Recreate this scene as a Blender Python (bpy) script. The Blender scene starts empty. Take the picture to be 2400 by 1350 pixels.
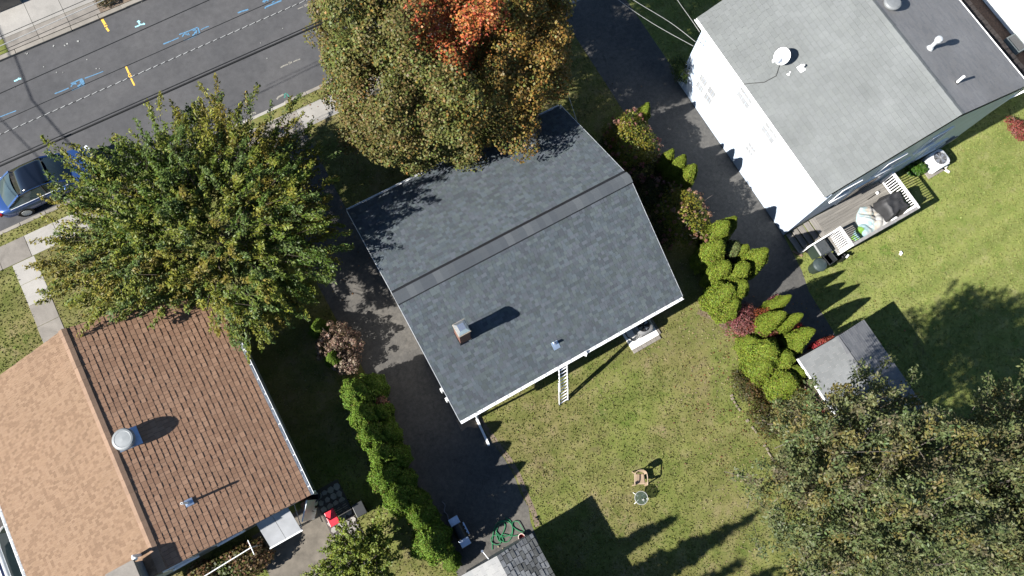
import bpy, math, random
import numpy as np
from mathutils import Vector, Matrix

random.seed(7)
RNG = np.random.default_rng(11)
SC = bpy.context.scene
COL = SC.collection
R = math.radians

# ------------------------------------------------------------------ camera
# world axes: X runs along the street, Y towards the street, Z up; the drone hovers 32 m above the origin
F_PX, NADIR, HEIGHT, TURN = 1682.0, (1133.0, 1138.0), 32.0, R(29.4)
_d = Vector(((NADIR[0] - 1200) / F_PX, (NADIR[1] - 675) / F_PX, 1.0)).normalized()
_ex = Vector((1, 0, 0)); _ex = (_ex - _ex.dot(_d) * _d).normalized()
_ey = _ex.cross(_d)
if _ey.y > 0:
    _ey = -_ey
EX = math.cos(TURN) * _ex + math.sin(TURN) * _ey
EY = -math.sin(TURN) * _ex + math.cos(TURN) * _ey
cam_data = bpy.data.cameras.new('camera')
cam_data.sensor_width = 36.0
cam_data.lens = 36.0 * F_PX / 2400.0
cam_data.clip_end = 5000.0
cam = bpy.data.objects.new('camera', cam_data)
COL.objects.link(cam)
right = Vector((EX.x, EY.x, -_d.x)); down = Vector((EX.y, EY.y, -_d.y)); fwd = Vector((EX.z, EY.z, -_d.z))
cam.matrix_world = Matrix(((right.x, -down.x, -fwd.x, 0), (right.y, -down.y, -fwd.y, 0), (right.z, -down.z, -fwd.z, HEIGHT), (0, 0, 0, 1)))
SC.camera = cam

# ------------------------------------------------------------------ sky, sun, exposure
SUN_EL, SHADOW_DIR = R(36.5), R(-2.2)          # shadows fall along +X
world = bpy.data.worlds.new('World'); SC.world = world
world.use_nodes = True
wn = world.node_tree
bg = wn.nodes['Background']
sky = wn.nodes.new('ShaderNodeTexSky'); sky.sky_type = 'NISHITA'; sky.sun_disc = False
sky.sun_elevation = SUN_EL; sky.ozone_density = 4.0; sky.air_density = 1.0; sky.dust_density = 0.2
sx, sy = -math.cos(SHADOW_DIR), -math.sin(SHADOW_DIR)          # horizontal direction towards the sun
sky.sun_rotation = math.atan2(sx, sy)
wn.links.new(sky.outputs[0], bg.inputs[0]); bg.inputs[1].default_value = 0.05
sun_data = bpy.data.lights.new('sun', 'SUN'); sun_data.energy = 5.0; sun_data.angle = R(0.53); sun_data.color = (1.0, 0.965, 0.915)
sun = bpy.data.objects.new('sun', sun_data); COL.objects.link(sun)
sun_vec = Vector((sx * math.cos(SUN_EL), sy * math.cos(SUN_EL), math.sin(SUN_EL)))
sun.rotation_euler = sun_vec.to_track_quat('Z', 'Y').to_euler()
sun.location = (0, 0, 60)
SC.view_settings.view_transform = 'Standard'; SC.view_settings.look = 'None'
SC.view_settings.exposure = 1.45; SC.view_settings.gamma = 1.0; SC.view_settings.use_curve_mapping = False


def at(px, py, z=0.0):
    """survey helper: the point of the place at height z that the photograph shows at (px, py)"""
    r = Vector(((px - 1200) / F_PX, (py - 675) / F_PX, 1.0))
    k = (HEIGHT - z) / r.dot(_d)
    return Vector((k * r.dot(EX), k * r.dot(EY), z))


# ------------------------------------------------------------------ materials
MATS = {}


def nodes_of(name):
    m = bpy.data.materials.new(name); m.use_nodes = True
    nt = m.node_tree
    return m, nt, nt.nodes['Principled BSDF']


def coords(nt, scale=1.0, obj=False):
    if obj:
        tc = nt.nodes.new('ShaderNodeTexCoord'); return tc.outputs['Object']
    g = nt.nodes.new('ShaderNodeNewGeometry'); return g.outputs['Position']


def noise(nt, co, scale, detail=4, rough=0.55, dist=0.0):
    n = nt.nodes.new('ShaderNodeTexNoise'); n.inputs['Scale'].default_value = scale
    n.inputs['Detail'].default_value = detail; n.inputs['Roughness'].default_value = rough
    n.inputs['Distortion'].default_value = dist
    nt.links.new(co, n.inputs['Vector']); return n.outputs[0]


def ramp(nt, fac, stops, interp='LINEAR'):
    r = nt.nodes.new('ShaderNodeValToRGB'); e = r.color_ramp; e.interpolation = interp
    while len(e.elements) < len(stops):
        e.elements.new(0.5)
    for el, (p, c) in zip(e.elements, stops):
        el.position = p; el.color = (*c, 1) if len(c) == 3 else c
    nt.links.new(fac, r.inputs[0]); return r.outputs[0]


def mix(nt, a, b, fac, mode='MIX'):
    m = nt.nodes.new('ShaderNodeMix'); m.data_type = 'RGBA'; m.blend_type = mode
    for s, i in ((fac, 0), (a, 6), (b, 7)):
        if isinstance(s, (int, float)):
            m.inputs[i].default_value = s
        elif isinstance(s, tuple):
            m.inputs[i].default_value = (*s, 1)
        else:
            nt.links.new(s, m.inputs[i])
    return m.outputs[2]


K_ALB = 0.5          # the picture is exposed for the dark surfaces: real albedos are low


def dim(nt, c, k=K_ALB):
    return mix(nt, c, (k, k, k), 1.0, 'MULTIPLY')


def bump(nt, bsdf, h, strength, dist=0.02):
    b = nt.nodes.new('ShaderNodeBump'); b.inputs['Strength'].default_value = strength; b.inputs['Distance'].default_value = dist
    nt.links.new(h, b.inputs['Height']); nt.links.new(b.outputs[0], bsdf.inputs['Normal'])


def plain(name, col, rough=0.6, metal=0.0, vary=0.12, scale=6.0, bmp=0.0, spec=None, coat=0.0):
    """a colour with gentle uneven wear"""
    if name in MATS:
        return MATS[name]
    m, nt, p = nodes_of(name)
    co = coords(nt)
    n = noise(nt, co, scale, 5, 0.6)
    if max(col) < 0.6 and not metal:
        col = tuple(c * K_ALB for c in col)
    lo = tuple(c * (1 - vary) for c in col); hi = tuple(min(1, c * (1 + vary)) for c in col)
    nt.links.new(ramp(nt, n, [(0.3, lo), (0.7, hi)]), p.inputs['Base Color'])
    p.inputs['Roughness'].default_value = rough; p.inputs['Metallic'].default_value = metal
    if coat:
        p.inputs['Coat Weight'].default_value = coat; p.inputs['Coat Roughness'].default_value = 0.05
    if spec is not None:
        p.inputs['Specular IOR Level'].default_value = spec
    if bmp:
        bump(nt, p, noise(nt, co, scale * 12, 3), bmp, 0.01)
    MATS[name] = m
    return m


def mat_attr(name, rough=0.9, fine=60.0, vary=0.35, blotch=0.25, bmp=0.4, spec=0.3, blotch_scale=0.7):
    """colour comes from the piece itself (attribute col), granules and weather blotches on top"""
    if name in MATS:
        return MATS[name]
    m, nt, p = nodes_of(name)
    co = coords(nt)
    at_ = nt.nodes.new('ShaderNodeAttribute'); at_.attribute_name = 'col'
    g = ramp(nt, noise(nt, co, fine, 3, 0.7), [(0.25, (1 - vary,) * 3), (0.75, (1 + vary,) * 3)])
    b = ramp(nt, noise(nt, co, blotch_scale, 5, 0.6), [(0.3, (1 - blotch,) * 3), (0.7, (1 + blotch,) * 3)])
    c = dim(nt, mix(nt, mix(nt, at_.outputs['Color'], g, 1.0, 'MULTIPLY'), b, 1.0, 'MULTIPLY'))
    nt.links.new(c, p.inputs['Base Color'])
    p.inputs['Roughness'].default_value = rough; p.inputs['Specular IOR Level'].default_value = spec
    if bmp:
        bump(nt, p, noise(nt, co, fine * 1.5, 2), bmp, 0.006)
    MATS[name] = m
    return m


def mat_leaf(name, rough=0.5, trans=0.3, spec=0.35):
    if name in MATS:
        return MATS[name]
    m, nt, p = nodes_of(name)
    at_ = nt.nodes.new('ShaderNodeAttribute'); at_.attribute_name = 'col'
    lc = dim(nt, at_.outputs['Color']); nt.links.new(lc, p.inputs['Base Color'])
    p.inputs['Roughness'].default_value = rough; p.inputs['Specular IOR Level'].default_value = spec
    tr = nt.nodes.new('ShaderNodeBsdfTranslucent'); nt.links.new(lc, tr.inputs[0])
    mx = nt.nodes.new('ShaderNodeMixShader'); mx.inputs[0].default_value = trans
    nt.links.new(p.outputs[0], mx.inputs[1]); nt.links.new(tr.outputs[0], mx.inputs[2])
    nt.links.new(mx.outputs[0], nt.nodes['Material Output'].inputs[0])
    MATS[name] = m
    return m


def mat_lawn():
    m, nt, p = nodes_of('lawn')
    co = coords(nt)
    big = noise(nt, co, 0.22, 4, 0.6, 0.4); mid = noise(nt, co, 1.4, 5, 0.65); fine = noise(nt, co, 14.0, 6, 0.75)
    a = ramp(nt, mid, [(0.3, (0.165, 0.168, 0.050)), (0.5, (0.245, 0.228, 0.088)), (0.72, (0.335, 0.268, 0.155))])
    b = ramp(nt, mid, [(0.3, (0.145, 0.190, 0.042)), (0.55, (0.228, 0.250, 0.072)), (0.75, (0.300, 0.292, 0.125))])
    c = mix(nt, a, b, ramp(nt, big, [(0.42, (0, 0, 0)), (0.6, (1, 1, 1))]))
    # the plot beyond the right-hand driveway was sown with a paler, denser lawn
    sp = nt.nodes.new('ShaderNodeSeparateXYZ'); nt.links.new(co, sp.inputs[0])
    mr = nt.nodes.new('ShaderNodeMapRange'); mr.inputs[1].default_value = 15.5; mr.inputs[2].default_value = 18.0; nt.links.new(sp.outputs[0], mr.inputs[0])
    c2 = ramp(nt, mid, [(0.3, (0.215, 0.275, 0.066)), (0.55, (0.305, 0.335, 0.105)), (0.75, (0.39, 0.375, 0.17))])
    c = mix(nt, c, c2, mr.outputs[0])
    f = ramp(nt, fine, [(0.28, (0.72,) * 3), (0.5, (1.02,) * 3), (0.75, (1.42, 1.39, 1.28))])
    c = mix(nt, c, f, 1.0, 'MULTIPLY')
    # mower passes and darker clover clumps
    mp = nt.nodes.new('ShaderNodeMapping'); mp.inputs['Rotation'].default_value = (0, 0, R(24)); mp.inputs['Scale'].default_value = (0.10, 1.0, 1.0)
    nt.links.new(co, mp.inputs[0])
    st = ramp(nt, noise(nt, mp.outputs[0], 1.1, 2, 0.5), [(0.38, (0.88, 0.90, 0.86)), (0.62, (1.10, 1.09, 1.06))])
    c = mix(nt, c, st, 1.0, 'MULTIPLY')
    cv = ramp(nt, noise(nt, co, 0.9, 6, 0.75, 0.8), [(0.56, (1, 1, 1)), (0.68, (0.62, 0.80, 0.55))])
    c = mix(nt, c, cv, 1.0, 'MULTIPLY')
    # bare, dry patches
    dry = ramp(nt, noise(nt, co, 0.55, 5, 0.7), [(0.60, (0, 0, 0)), (0.72, (0.75,) * 3)])
    c = mix(nt, c, mix(nt, (0.19, 0.145, 0.085), f, 0.6, 'MULTIPLY'), dry)
    nt.links.new(dim(nt, c), p.inputs['Base Color']); p.inputs['Roughness'].default_value = 0.95; p.inputs['Specular IOR Level'].default_value = 0.1
    bump(nt, p, fine, 0.5, 0.04)
    MATS['lawn'] = m
    return m


def mat_asphalt(name, base, worn, cracks=True, warm=0.0):
    m, nt, p = nodes_of(name)
    co = coords(nt)
    a = noise(nt, co, 0.35, 5, 0.6, 0.3); f = noise(nt, co, 90.0, 3, 0.7); md = noise(nt, co, 3.0, 5, 0.65)
    c = ramp(nt, a, [(0.35, base), (0.65, worn)])
    c = mix(nt, c, ramp(nt, f, [(0.3, (0.72,) * 3), (0.7, (1.3,) * 3)]), 1.0, 'MULTIPLY')
    c = mix(nt, c, ramp(nt, md, [(0.3, (0.86,) * 3), (0.7, (1.12,) * 3)]), 1.0, 'MULTIPLY')
    if cracks:
        oil = ramp(nt, noise(nt, co, 0.8, 5, 0.7, 1.2), [(0.28, (0.72,) * 3), (0.38, (1,) * 3)])
        c = mix(nt, c, oil, 1.0, 'MULTIPLY')
        pat = ramp(nt, noise(nt, co, 6.0, 6, 0.8), [(0.35, (0.85,) * 3), (0.65, (1.18, 1.16, 1.12))])
        c = mix(nt, c, pat, 1.0, 'MULTIPLY')
        v = nt.nodes.new('ShaderNodeTexVoronoi'); v.feature = 'DISTANCE_TO_EDGE'; v.inputs['Scale'].default_value = 0.45
        w = nt.nodes.new('ShaderNodeVectorMath'); w.operation = 'ADD'
        nn = nt.nodes.new('ShaderNodeTexNoise'); nn.inputs['Scale'].default_value = 1.3; nt.links.new(co, nn.inputs['Vector'])
        nt.links.new(co, w.inputs[0]); nt.links.new(nn.outputs['Color'], w.inputs[1]); nt.links.new(w.outputs[0], v.inputs['Vector'])
        k = ramp(nt, v.outputs[0], [(0.0, (0.78,) * 3), (0.008, (1,) * 3)])
        c = mix(nt, c, k, 1.0, 'MULTIPLY')
    nt.links.new(dim(nt, c), p.inputs['Base Color']); p.inputs['Roughness'].default_value = 0.9; p.inputs['Specular IOR Level'].default_value = 0.2
    bump(nt, p, f, 0.35, 0.008)
    MATS[name] = m
    return m


def mat_concrete(name, base, stain=0.35):
    m, nt, p = nodes_of(name)
    co = coords(nt)
    a = noise(nt, co, 1.1, 6, 0.65, 0.5); f = noise(nt, co, 45.0, 4, 0.7)
    oi = nt.nodes.new('ShaderNodeObjectInfo')
    c = ramp(nt, a, [(0.3, tuple(x * (1 - stain) for x in base)), (0.62, base), (0.8, tuple(x * 1.08 for x in base))])
    c = mix(nt, c, ramp(nt, f, [(0.3, (0.82,) * 3), (0.7, (1.12,) * 3)]), 1.0, 'MULTIPLY')
    c = mix(nt, c, ramp(nt, oi.outputs['Random'], [(0, (0.86,) * 3), (1, (1.08,) * 3)]), 1.0, 'MULTIPLY')
    nt.links.new(dim(nt, c), p.inputs['Base Color']); p.inputs['Roughness'].default_value = 0.92; p.inputs['Specular IOR Level'].default_value = 0.2
    bump(nt, p, f, 0.25, 0.006)
    MATS[name] = m
    return m


def mat_wood(name, base, along=(1, 0, 0), rough=0.8):
    m, nt, p = nodes_of(name)
    co = coords(nt)
    mp = nt.nodes.new('ShaderNodeMapping')
    mp.inputs['Scale'].default_value = tuple(1.2 if a else 26.0 for a in along)
    nt.links.new(co, mp.inputs[0])
    g = noise(nt, mp.outputs[0], 1.0, 5, 0.6, 0.3)
    oi = nt.nodes.new('ShaderNodeObjectInfo')
    c = ramp(nt, g, [(0.3, tuple(x * 0.65 for x in base)), (0.7, tuple(x * 1.2 for x in base))])
    c = mix(nt, c, ramp(nt, oi.outputs['Random'], [(0, (0.8,) * 3), (1, (1.15,) * 3)]), 1.0, 'MULTIPLY')
    nt.links.new(dim(nt, c), p.inputs['Base Color']); p.inputs['Roughness'].default_value = rough
    bump(nt, p, g, 0.3, 0.01)
    MATS[name] = m
    return m


def mat_siding(name, col, pitch=0.12, dark=0.72):
    """horizontal lap siding: fine relief along the height"""
    m, nt, p = nodes_of(name)
    co = coords(nt)
    sp = nt.nodes.new('ShaderNodeSeparateXYZ'); nt.links.new(co, sp.inputs[0])
    md = nt.nodes.new('ShaderNodeMath'); md.operation = 'FRACT'
    dv = nt.nodes.new('ShaderNodeMath'); dv.operation = 'DIVIDE'; dv.inputs[1].default_value = pitch
    nt.links.new(sp.outputs[2], dv.inputs[0]); nt.links.new(dv.outputs[0], md.inputs[0])
    k = ramp(nt, md.outputs[0], [(0.0, (dark,) * 3), (0.08, (1,) * 3)])
    n = ramp(nt, noise(nt, co, 1.5, 5, 0.6), [(0.3, (0.9,) * 3), (0.7, (1.05,) * 3)])
    c = mix(nt, mix(nt, (*col,), k, 1.0, 'MULTIPLY'), n, 1.0, 'MULTIPLY')
    nt.links.new(c, p.inputs['Base Color']); p.inputs['Roughness'].default_value = 0.5
    bump(nt, p, md.outputs[0], 0.5, 0.02)
    MATS[name] = m
    return m


def mat_brick():
    m, nt, p = nodes_of('chimney_brick')
    co = coords(nt, obj=True)
    b = nt.nodes.new('ShaderNodeTexBrick'); b.inputs['Scale'].default_value = 4.6
    b.inputs['Color1'].default_value = (0.27, 0.075, 0.04, 1); b.inputs['Color2'].default_value = (0.20, 0.05, 0.03, 1); b.inputs['Mortar'].default_value = (0.33, 0.26, 0.2, 1)
    b.inputs['Mortar Size'].default_value = 0.03
    mp = nt.nodes.new('ShaderNodeMapping'); mp.inputs['Rotation'].default_value = (R(90), 0, R(35))
    nt.links.new(co, mp.inputs[0]); nt.links.new(mp.outputs[0], b.inputs[0])
    nt.links.new(dim(nt, b.outputs[0]), p.inputs['Base Color']); p.inputs['Roughness'].default_value = 0.9
    MATS['brick'] = m
    return m


def mat_glass(name, col=(0.03, 0.04, 0.05), rough=0.05, alpha=1.0):
    if name in MATS:
        return MATS[name]
    m, nt, p = nodes_of(name)
    co = coords(nt)
    nt.links.new(ramp(nt, noise(nt, co, 2.0, 2), [(0.3, col), (0.7, tuple(c * 1.3 for c in col))]), p.inputs['Base Color'])
    p.inputs['Roughness'].default_value = rough; p.inputs['Specular IOR Level'].default_value = 0.6
    if alpha < 1:
        tr = nt.nodes.new('ShaderNodeBsdfTransparent'); tr.inputs[0].default_value = (0.86, 0.9, 0.88, 1)
        mx = nt.nodes.new('ShaderNodeMixShader'); mx.inputs[0].default_value = alpha
        nt.links.new(tr.outputs[0], mx.inputs[1]); nt.links.new(p.outputs[0], mx.inputs[2])
        nt.links.new(mx.outputs[0], nt.nodes['Material Output'].inputs[0])
    MATS[name] = m
    return m


LAWN = mat_lawn()
ROAD = mat_asphalt('road_asphalt', (0.118, 0.118, 0.122), (0.146, 0.144, 0.146), cracks=False)
DRIVE = mat_asphalt('driveway_asphalt', (0.125, 0.121, 0.116), (0.190, 0.178, 0.160))
DRIVE2 = mat_asphalt('driveway_sealed', (0.115, 0.113, 0.110), (0.155, 0.150, 0.140))
CONC = mat_concrete('concrete', (0.44, 0.40, 0.35))
CONC2 = mat_concrete('pale_concrete', (0.58, 0.55, 0.50), 0.2)
KERB = mat_concrete('kerb_concrete', (0.46, 0.42, 0.36), 0.3)
SHINGLE = mat_attr('shingle_granules', 0.92, 75.0, 0.25, 0.05, 0.5, 0.25)
SHINGLE_W = mat_attr('weathered_granules', 0.92, 60.0, 0.18, 0.13, 0.4, 0.25, 0.45)
LEAF = mat_leaf('broad_leaves', 0.5, 0.3, 0.22)
NEEDLE = mat_leaf('evergreen_sprays', 0.65, 0.15, 0.2)
GRASS = mat_leaf('grass_blades', 0.75, 0.3, 0.1)
BARK = plain('bark', (0.13, 0.10, 0.075), 0.95, 0, 0.4, 9.0, 0.6)
TWIG = plain('grey_twig', (0.20, 0.17, 0.14), 0.9, 0, 0.3, 12.0)
WHITE = plain('white_paint', (0.78, 0.78, 0.77), 0.45, 0, 0.05, 3.0)
WHITE_M = plain('white_metal', (0.72, 0.73, 0.73), 0.35, 0.0, 0.08, 5.0)
ALU = plain('aluminium', (0.70, 0.71, 0.72), 0.45, 0.25, 0.1, 8.0)
GALV = plain('galvanised_steel', (0.55, 0.58, 0.62), 0.3, 0.9, 0.12, 8.0)
BLACK = plain('black_plastic', (0.018, 0.018, 0.02), 0.5, 0, 0.2, 8.0)
CABLE = plain('black_cable', (0.012, 0.012, 0.013), 0.6, 0, 0.1, 8.0)
SOIL = plain('soil', (0.085, 0.06, 0.04), 1.0, 0, 0.4, 5.0, 0.8)
DIRT = plain('dry_dirt', (0.27, 0.205, 0.15), 1.0, 0, 0.3, 4.0, 0.6)
MULCH = plain('mulch', (0.085, 0.055, 0.042), 1.0, 0, 0.5, 11.0, 0.9)
SIDING = mat_siding('white_siding', (0.80, 0.80, 0.79))
SIDING_B = mat_siding('sky_tinted_white_siding', (0.43, 0.50, 0.60))  # white siding; the sky's blue on its shaded rear wall is put into the colour
SIDING_G = mat_siding('grey_green_siding', (0.34, 0.36, 0.36))
SIDING_W2 = mat_siding('cream_siding', (0.33, 0.32, 0.30))
GLASS = mat_glass('window_glass', (0.015, 0.02, 0.025))
BRICK = mat_brick()


# ------------------------------------------------------------------ mesh helpers
ROOT = {}


class MB:
    """collects faces in world coordinates; build() links them as one mesh object"""

    def __init__(s):
        s.v, s.f, s.c = [], [], []

    def face(s, pts, col=None):
        n = len(s.v); s.v += [tuple(p) for p in pts]; s.f.append(tuple(range(n, n + len(pts)))); s.c.append(col)
        return s

    def raw(s, vs, fs, col=None):
        n = len(s.v); s.v += [tuple(p) for p in vs]
        for f in fs:
            s.f.append(tuple(n + i for i in f)); s.c.append(col)
        return s

    def box(s, x0, x1, y0, y1, z0, z1, col=None):
        vs = [(x, y, z) for z in (z0, z1) for y in (y0, y1) for x in (x0, x1)]
        return s.raw(vs, [(0, 2, 3, 1), (4, 5, 7, 6), (0, 1, 5, 4), (2, 6, 7, 3), (0, 4, 6, 2), (1, 3, 7, 5)], col)

    def obox(s, c, size, rz=0.0, tilt=None, col=None):
        """box centred at c, turned by rz (and an optional extra rotation matrix)"""
        M = Matrix.Rotation(rz, 3, 'Z')
        if tilt is not None:
            M = M @ tilt
        hx, hy, hz = (q / 2 for q in size)
        vs = [Vector(c) + M @ Vector((x, y, z)) for z in (-hz, hz) for y in (-hy, hy) for x in (-hx, hx)]
        return s.raw(vs, [(0, 2, 3, 1), (4, 5, 7, 6), (0, 1, 5, 4), (2, 6, 7, 3), (0, 4, 6, 2), (1, 3, 7, 5)], col)

    def bar(s, a, b, w, h, col=None):
        a, b = Vector(a), Vector(b); d = (b - a); L = d.length; d.normalize()
        up = Vector((0, 0, 1)) if abs(d.z) < 0.95 else Vector((1, 0, 0))
        sd = d.cross(up).normalized(); up = sd.cross(d)
        vs = [p + sd * x + up * z for p in (a, b) for z in (-h / 2, h / 2) for x in (-w / 2, w / 2)]
        return s.raw(vs, [(0, 1, 3, 2), (4, 6, 7, 5), (0, 4, 5, 1), (2, 3, 7, 6), (0, 2, 6, 4), (1, 5, 7, 3)], col)

    def tube(s, pts, r, seg=8, cap=True, col=None):
        pts = [Vector(p) for p in pts]; n0 = len(s.v); m = len(pts)
        rs = r if isinstance(r, (list, tuple)) else [r] * m
        ref = None
        for i, p in enumerate(pts):
            d = (pts[min(i + 1, m - 1)] - pts[max(i - 1, 0)]).normalized()
            if ref is None:
                ref = Vector((0, 0, 1)) if abs(d.z) < 0.9 else Vector((1, 0, 0))
            sd = d.cross(ref).normalized(); up = sd.cross(d).normalized(); ref = up
            for k in range(seg):
                a = 2 * math.pi * k / seg
                s.v.append(tuple(p + (sd * math.cos(a) + up * math.sin(a)) * rs[i]))
        for i in range(m - 1):
            for k in range(seg):
                a, b = n0 + i * seg + k, n0 + i * seg + (k + 1) % seg
                s.f.append((a, b, b + seg, a + seg)); s.c.append(col)
        if cap:
            s.f.append(tuple(n0 + k for k in range(seg))[::-1]); s.c.append(col)
            s.f.append(tuple(n0 + (m - 1) * seg + k for k in range(seg))); s.c.append(col)
        return s

    def lathe(s, c, prof, seg=20, col=None, cap=True):
        c = Vector(c); n0 = len(s.v)
        for r, z in prof:
            for k in range(seg):
                a = 2 * math.pi * k / seg
                s.v.append((c.x + r * math.cos(a), c.y + r * math.sin(a), c.z + z))
        for i in range(len(prof) - 1):
            for k in range(seg):
                a, b = n0 + i * seg + k, n0 + i * seg + (k + 1) % seg
                s.f.append((a, b, b + seg, a + seg)); s.c.append(col)
        if cap:
            s.f.append(tuple(n0 + k for k in range(seg))[::-1]); s.c.append(col)
            s.f.append(tuple(n0 + (len(prof) - 1) * seg + k for k in range(seg))); s.c.append(col)
        return s

    def prism(s, poly, z0, z1, col=None):
        n = len(poly)
        a = sum(poly[i][0] * poly[(i + 1) % n][1] - poly[(i + 1) % n][0] * poly[i][1] for i in range(n))
        if a < 0:
            poly = poly[::-1]
        vs = [(x, y, z0) for x, y in poly] + [(x, y, z1) for x, y in poly]
        return s.raw(vs, [tuple(range(n))[::-1], tuple(range(n, 2 * n))] + [(i, (i + 1) % n, n + (i + 1) % n, n + i) for i in range(n)], col)

    def ribbon(s, pts, w, z, col=None):
        """flat painted stroke on the ground"""
        pts = [Vector((p[0], p[1])) for p in pts]
        L, Rr = [], []
        for i, p in enumerate(pts):
            d = (pts[min(i + 1, len(pts) - 1)] - pts[max(i - 1, 0)]).normalized(); nrm = Vector((-d.y, d.x))
            L.append(p + nrm * w / 2); Rr.append(p - nrm * w / 2)
        for i in range(len(pts) - 1):
            s.face([(Rr[i].x, Rr[i].y, z), (Rr[i + 1].x, Rr[i + 1].y, z), (L[i + 1].x, L[i + 1].y, z), (L[i].x, L[i].y, z)], col)
        return s

    def build(s, name, mat, parent=None, smooth=False, bevel=0.0):
        me = bpy.data.meshes.new(name)
        o0 = ROOT.get(parent.name, Vector()) if parent is not None else Vector()
        me.from_pydata([(x - o0.x, y - o0.y, z - o0.z) for x, y, z in s.v], [], s.f)
        me.materials.append(mat)
        if any(c is not None for c in s.c):
            a = me.attributes.new('col', 'FLOAT_COLOR', 'FACE')
            a.data.foreach_set('color', np.array([(*(c or (0.5, 0.5, 0.5)), 1.0) for c in s.c], dtype=np.float32).ravel())
        if smooth:
            me.polygons.foreach_set('use_smooth', [True] * len(me.polygons))
        me.update()
        o = bpy.data.objects.new(name, me); COL.objects.link(o)
        if parent is not None:
            o.parent = parent; ROOT[o.name] = o0
        else:
            ROOT[o.name] = Vector()
        if bevel:
            b = o.modifiers.new('bevel', 'BEVEL'); b.width = bevel; b.segments = 2; b.limit_method = 'ANGLE'
        return o


def np_mesh(name, V, mat, parent=None, col=None, n=4, kind=None):
    """mesh of separate n-gons from a numpy array (faces*n, 3)"""
    me = bpy.data.meshes.new(name)
    o0 = ROOT.get(parent.name, Vector()) if parent is not None else Vector()
    V = np.asarray(V, dtype=np.float32).reshape(-1, 3) - np.array(o0, dtype=np.float32)
    nf = len(V) // n
    me.vertices.add(len(V)); me.vertices.foreach_set('co', V.ravel())
    me.loops.add(len(V)); me.loops.foreach_set('vertex_index', np.arange(len(V), dtype=np.int32))
    me.polygons.add(nf); me.polygons.foreach_set('loop_start', np.arange(0, len(V), n, dtype=np.int32))
    me.update(calc_edges=True)
    me.materials.append(mat)
    if col is not None:
        a = me.attributes.new('col', 'FLOAT_COLOR', 'FACE')
        a.data.foreach_set('color', np.concatenate([np.asarray(col, dtype=np.float32), np.ones((nf, 1), np.float32)], 1).ravel())
    o = bpy.data.objects.new(name, me); COL.objects.link(o)
    if parent is not None:
        o.parent = parent; ROOT[o.name] = o0
    else:
        ROOT[o.name] = Vector()
    if kind:
        o['kind'] = kind
    return o


def tag(o, label=None, cat=None, group=None, kind=None):
    if label: o['label'] = label
    if cat: o['category'] = cat
    if group: o['group'] = group
    if kind: o['kind'] = kind
    return o


def thing(name, label, cat, loc=(0, 0, 0), group=None):
    o = bpy.data.objects.new(name, None); COL.objects.link(o); o.empty_display_size = 0.2
    o.location = loc; ROOT[o.name] = Vector(loc)
    return tag(o, label, cat, group)


def struct(name, mb, mat, **k):
    o = mb.build(name, mat, **k); o['kind'] = 'structure'
    return o


def instance(mesh, name, parent, M):
    """one more piece that shares its mesh; M is its world matrix"""
    o = bpy.data.objects.new(name, mesh); COL.objects.link(o); o.parent = parent
    o.matrix_local = Matrix.Translation(-ROOT[parent.name]) @ M
    return o


def copy_thing(src, loc, rz, label, scale=1.0):
    c = src.copy(); COL.objects.link(c); c.location = loc; c.rotation_euler = (0, 0, rz); c.scale = (scale,) * 3 if not isinstance(scale, tuple) else scale
    c['label'] = label
    for ch in src.children:
        d = ch.copy(); COL.objects.link(d); d.parent = c
        for g in ch.children:
            e = g.copy(); COL.objects.link(e); e.parent = d
    return c


# ================================================================== THE SETTING
Z_ROAD = -0.12
struct('ground', MB().face([(-900, -900, -0.16), (900, -900, -0.16), (900, 900, -0.16), (-900, 900, -0.16)]), LAWN)
struct('lawn', MB().box(-120, 140, -120, 20.58, -0.3, 0.0), LAWN)
struct('lawn_north', MB().box(-120, 140, 29.62, 160, -0.3, -0.004), LAWN)
road = struct('road', MB().face([(-120, 20.4, Z_ROAD), (140, 20.4, Z_ROAD), (140, 29.8, Z_ROAD), (-120, 29.8, Z_ROAD)]), ROAD)


def poly_sheet(pts, z):
    return MB().face([(x, y, z) for x, y in pts])


drive_l = [(-2.75, 18.95), (0.45, 18.95), (0.42, 12.0), (0.60, 3.2), (1.02, 2.9), (1.10, 2.2), (1.22, 1.4), (1.34, 0.5), (1.36, -0.3), (1.22, -1.1), (1.26, -1.7), (1.02, -2.3), (0.9, -3.2), (-2.7, -3.2), (-2.45, 2.0), (-2.25, 7.0), (-2.35, 12.0)]
struct('driveway', poly_sheet(drive_l[::-1], 0.005), DRIVE)
drive_r = [(14.86, 18.95), (18.35, 18.95), (18.3, 12.4), (18.1, 11.0), (18.1, 3.0), (17.85, 1.2), (17.55, 0.2), (17.4, -2.4), (13.9, -2.4), (14.3, 2.5), (14.75, 9.0)]
struct('neighbour_driveway', poly_sheet(drive_r[::-1], 0.005), DRIVE2)
struct('side_driveway', poly_sheet([(-19.9, -8), (-16.4, -8), (-16.4, 18.95), (-19.9, 18.95)], 0.005), DRIVE2)
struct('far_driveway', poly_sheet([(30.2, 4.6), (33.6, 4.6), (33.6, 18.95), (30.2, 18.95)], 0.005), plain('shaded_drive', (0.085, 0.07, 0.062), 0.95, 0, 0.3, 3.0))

# edge dirt along the driveway and the worn patch beside the house corner
struct('dirt_path', MB().ribbon([(1.15, 2.9), (1.25, 2.2), (1.36, 1.3), (1.5, 0.4), (1.52, -0.4), (1.42, -1.2), (1.34, -2.0), (1.2, -2.6)], 0.22, 0.003), DIRT)

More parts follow.
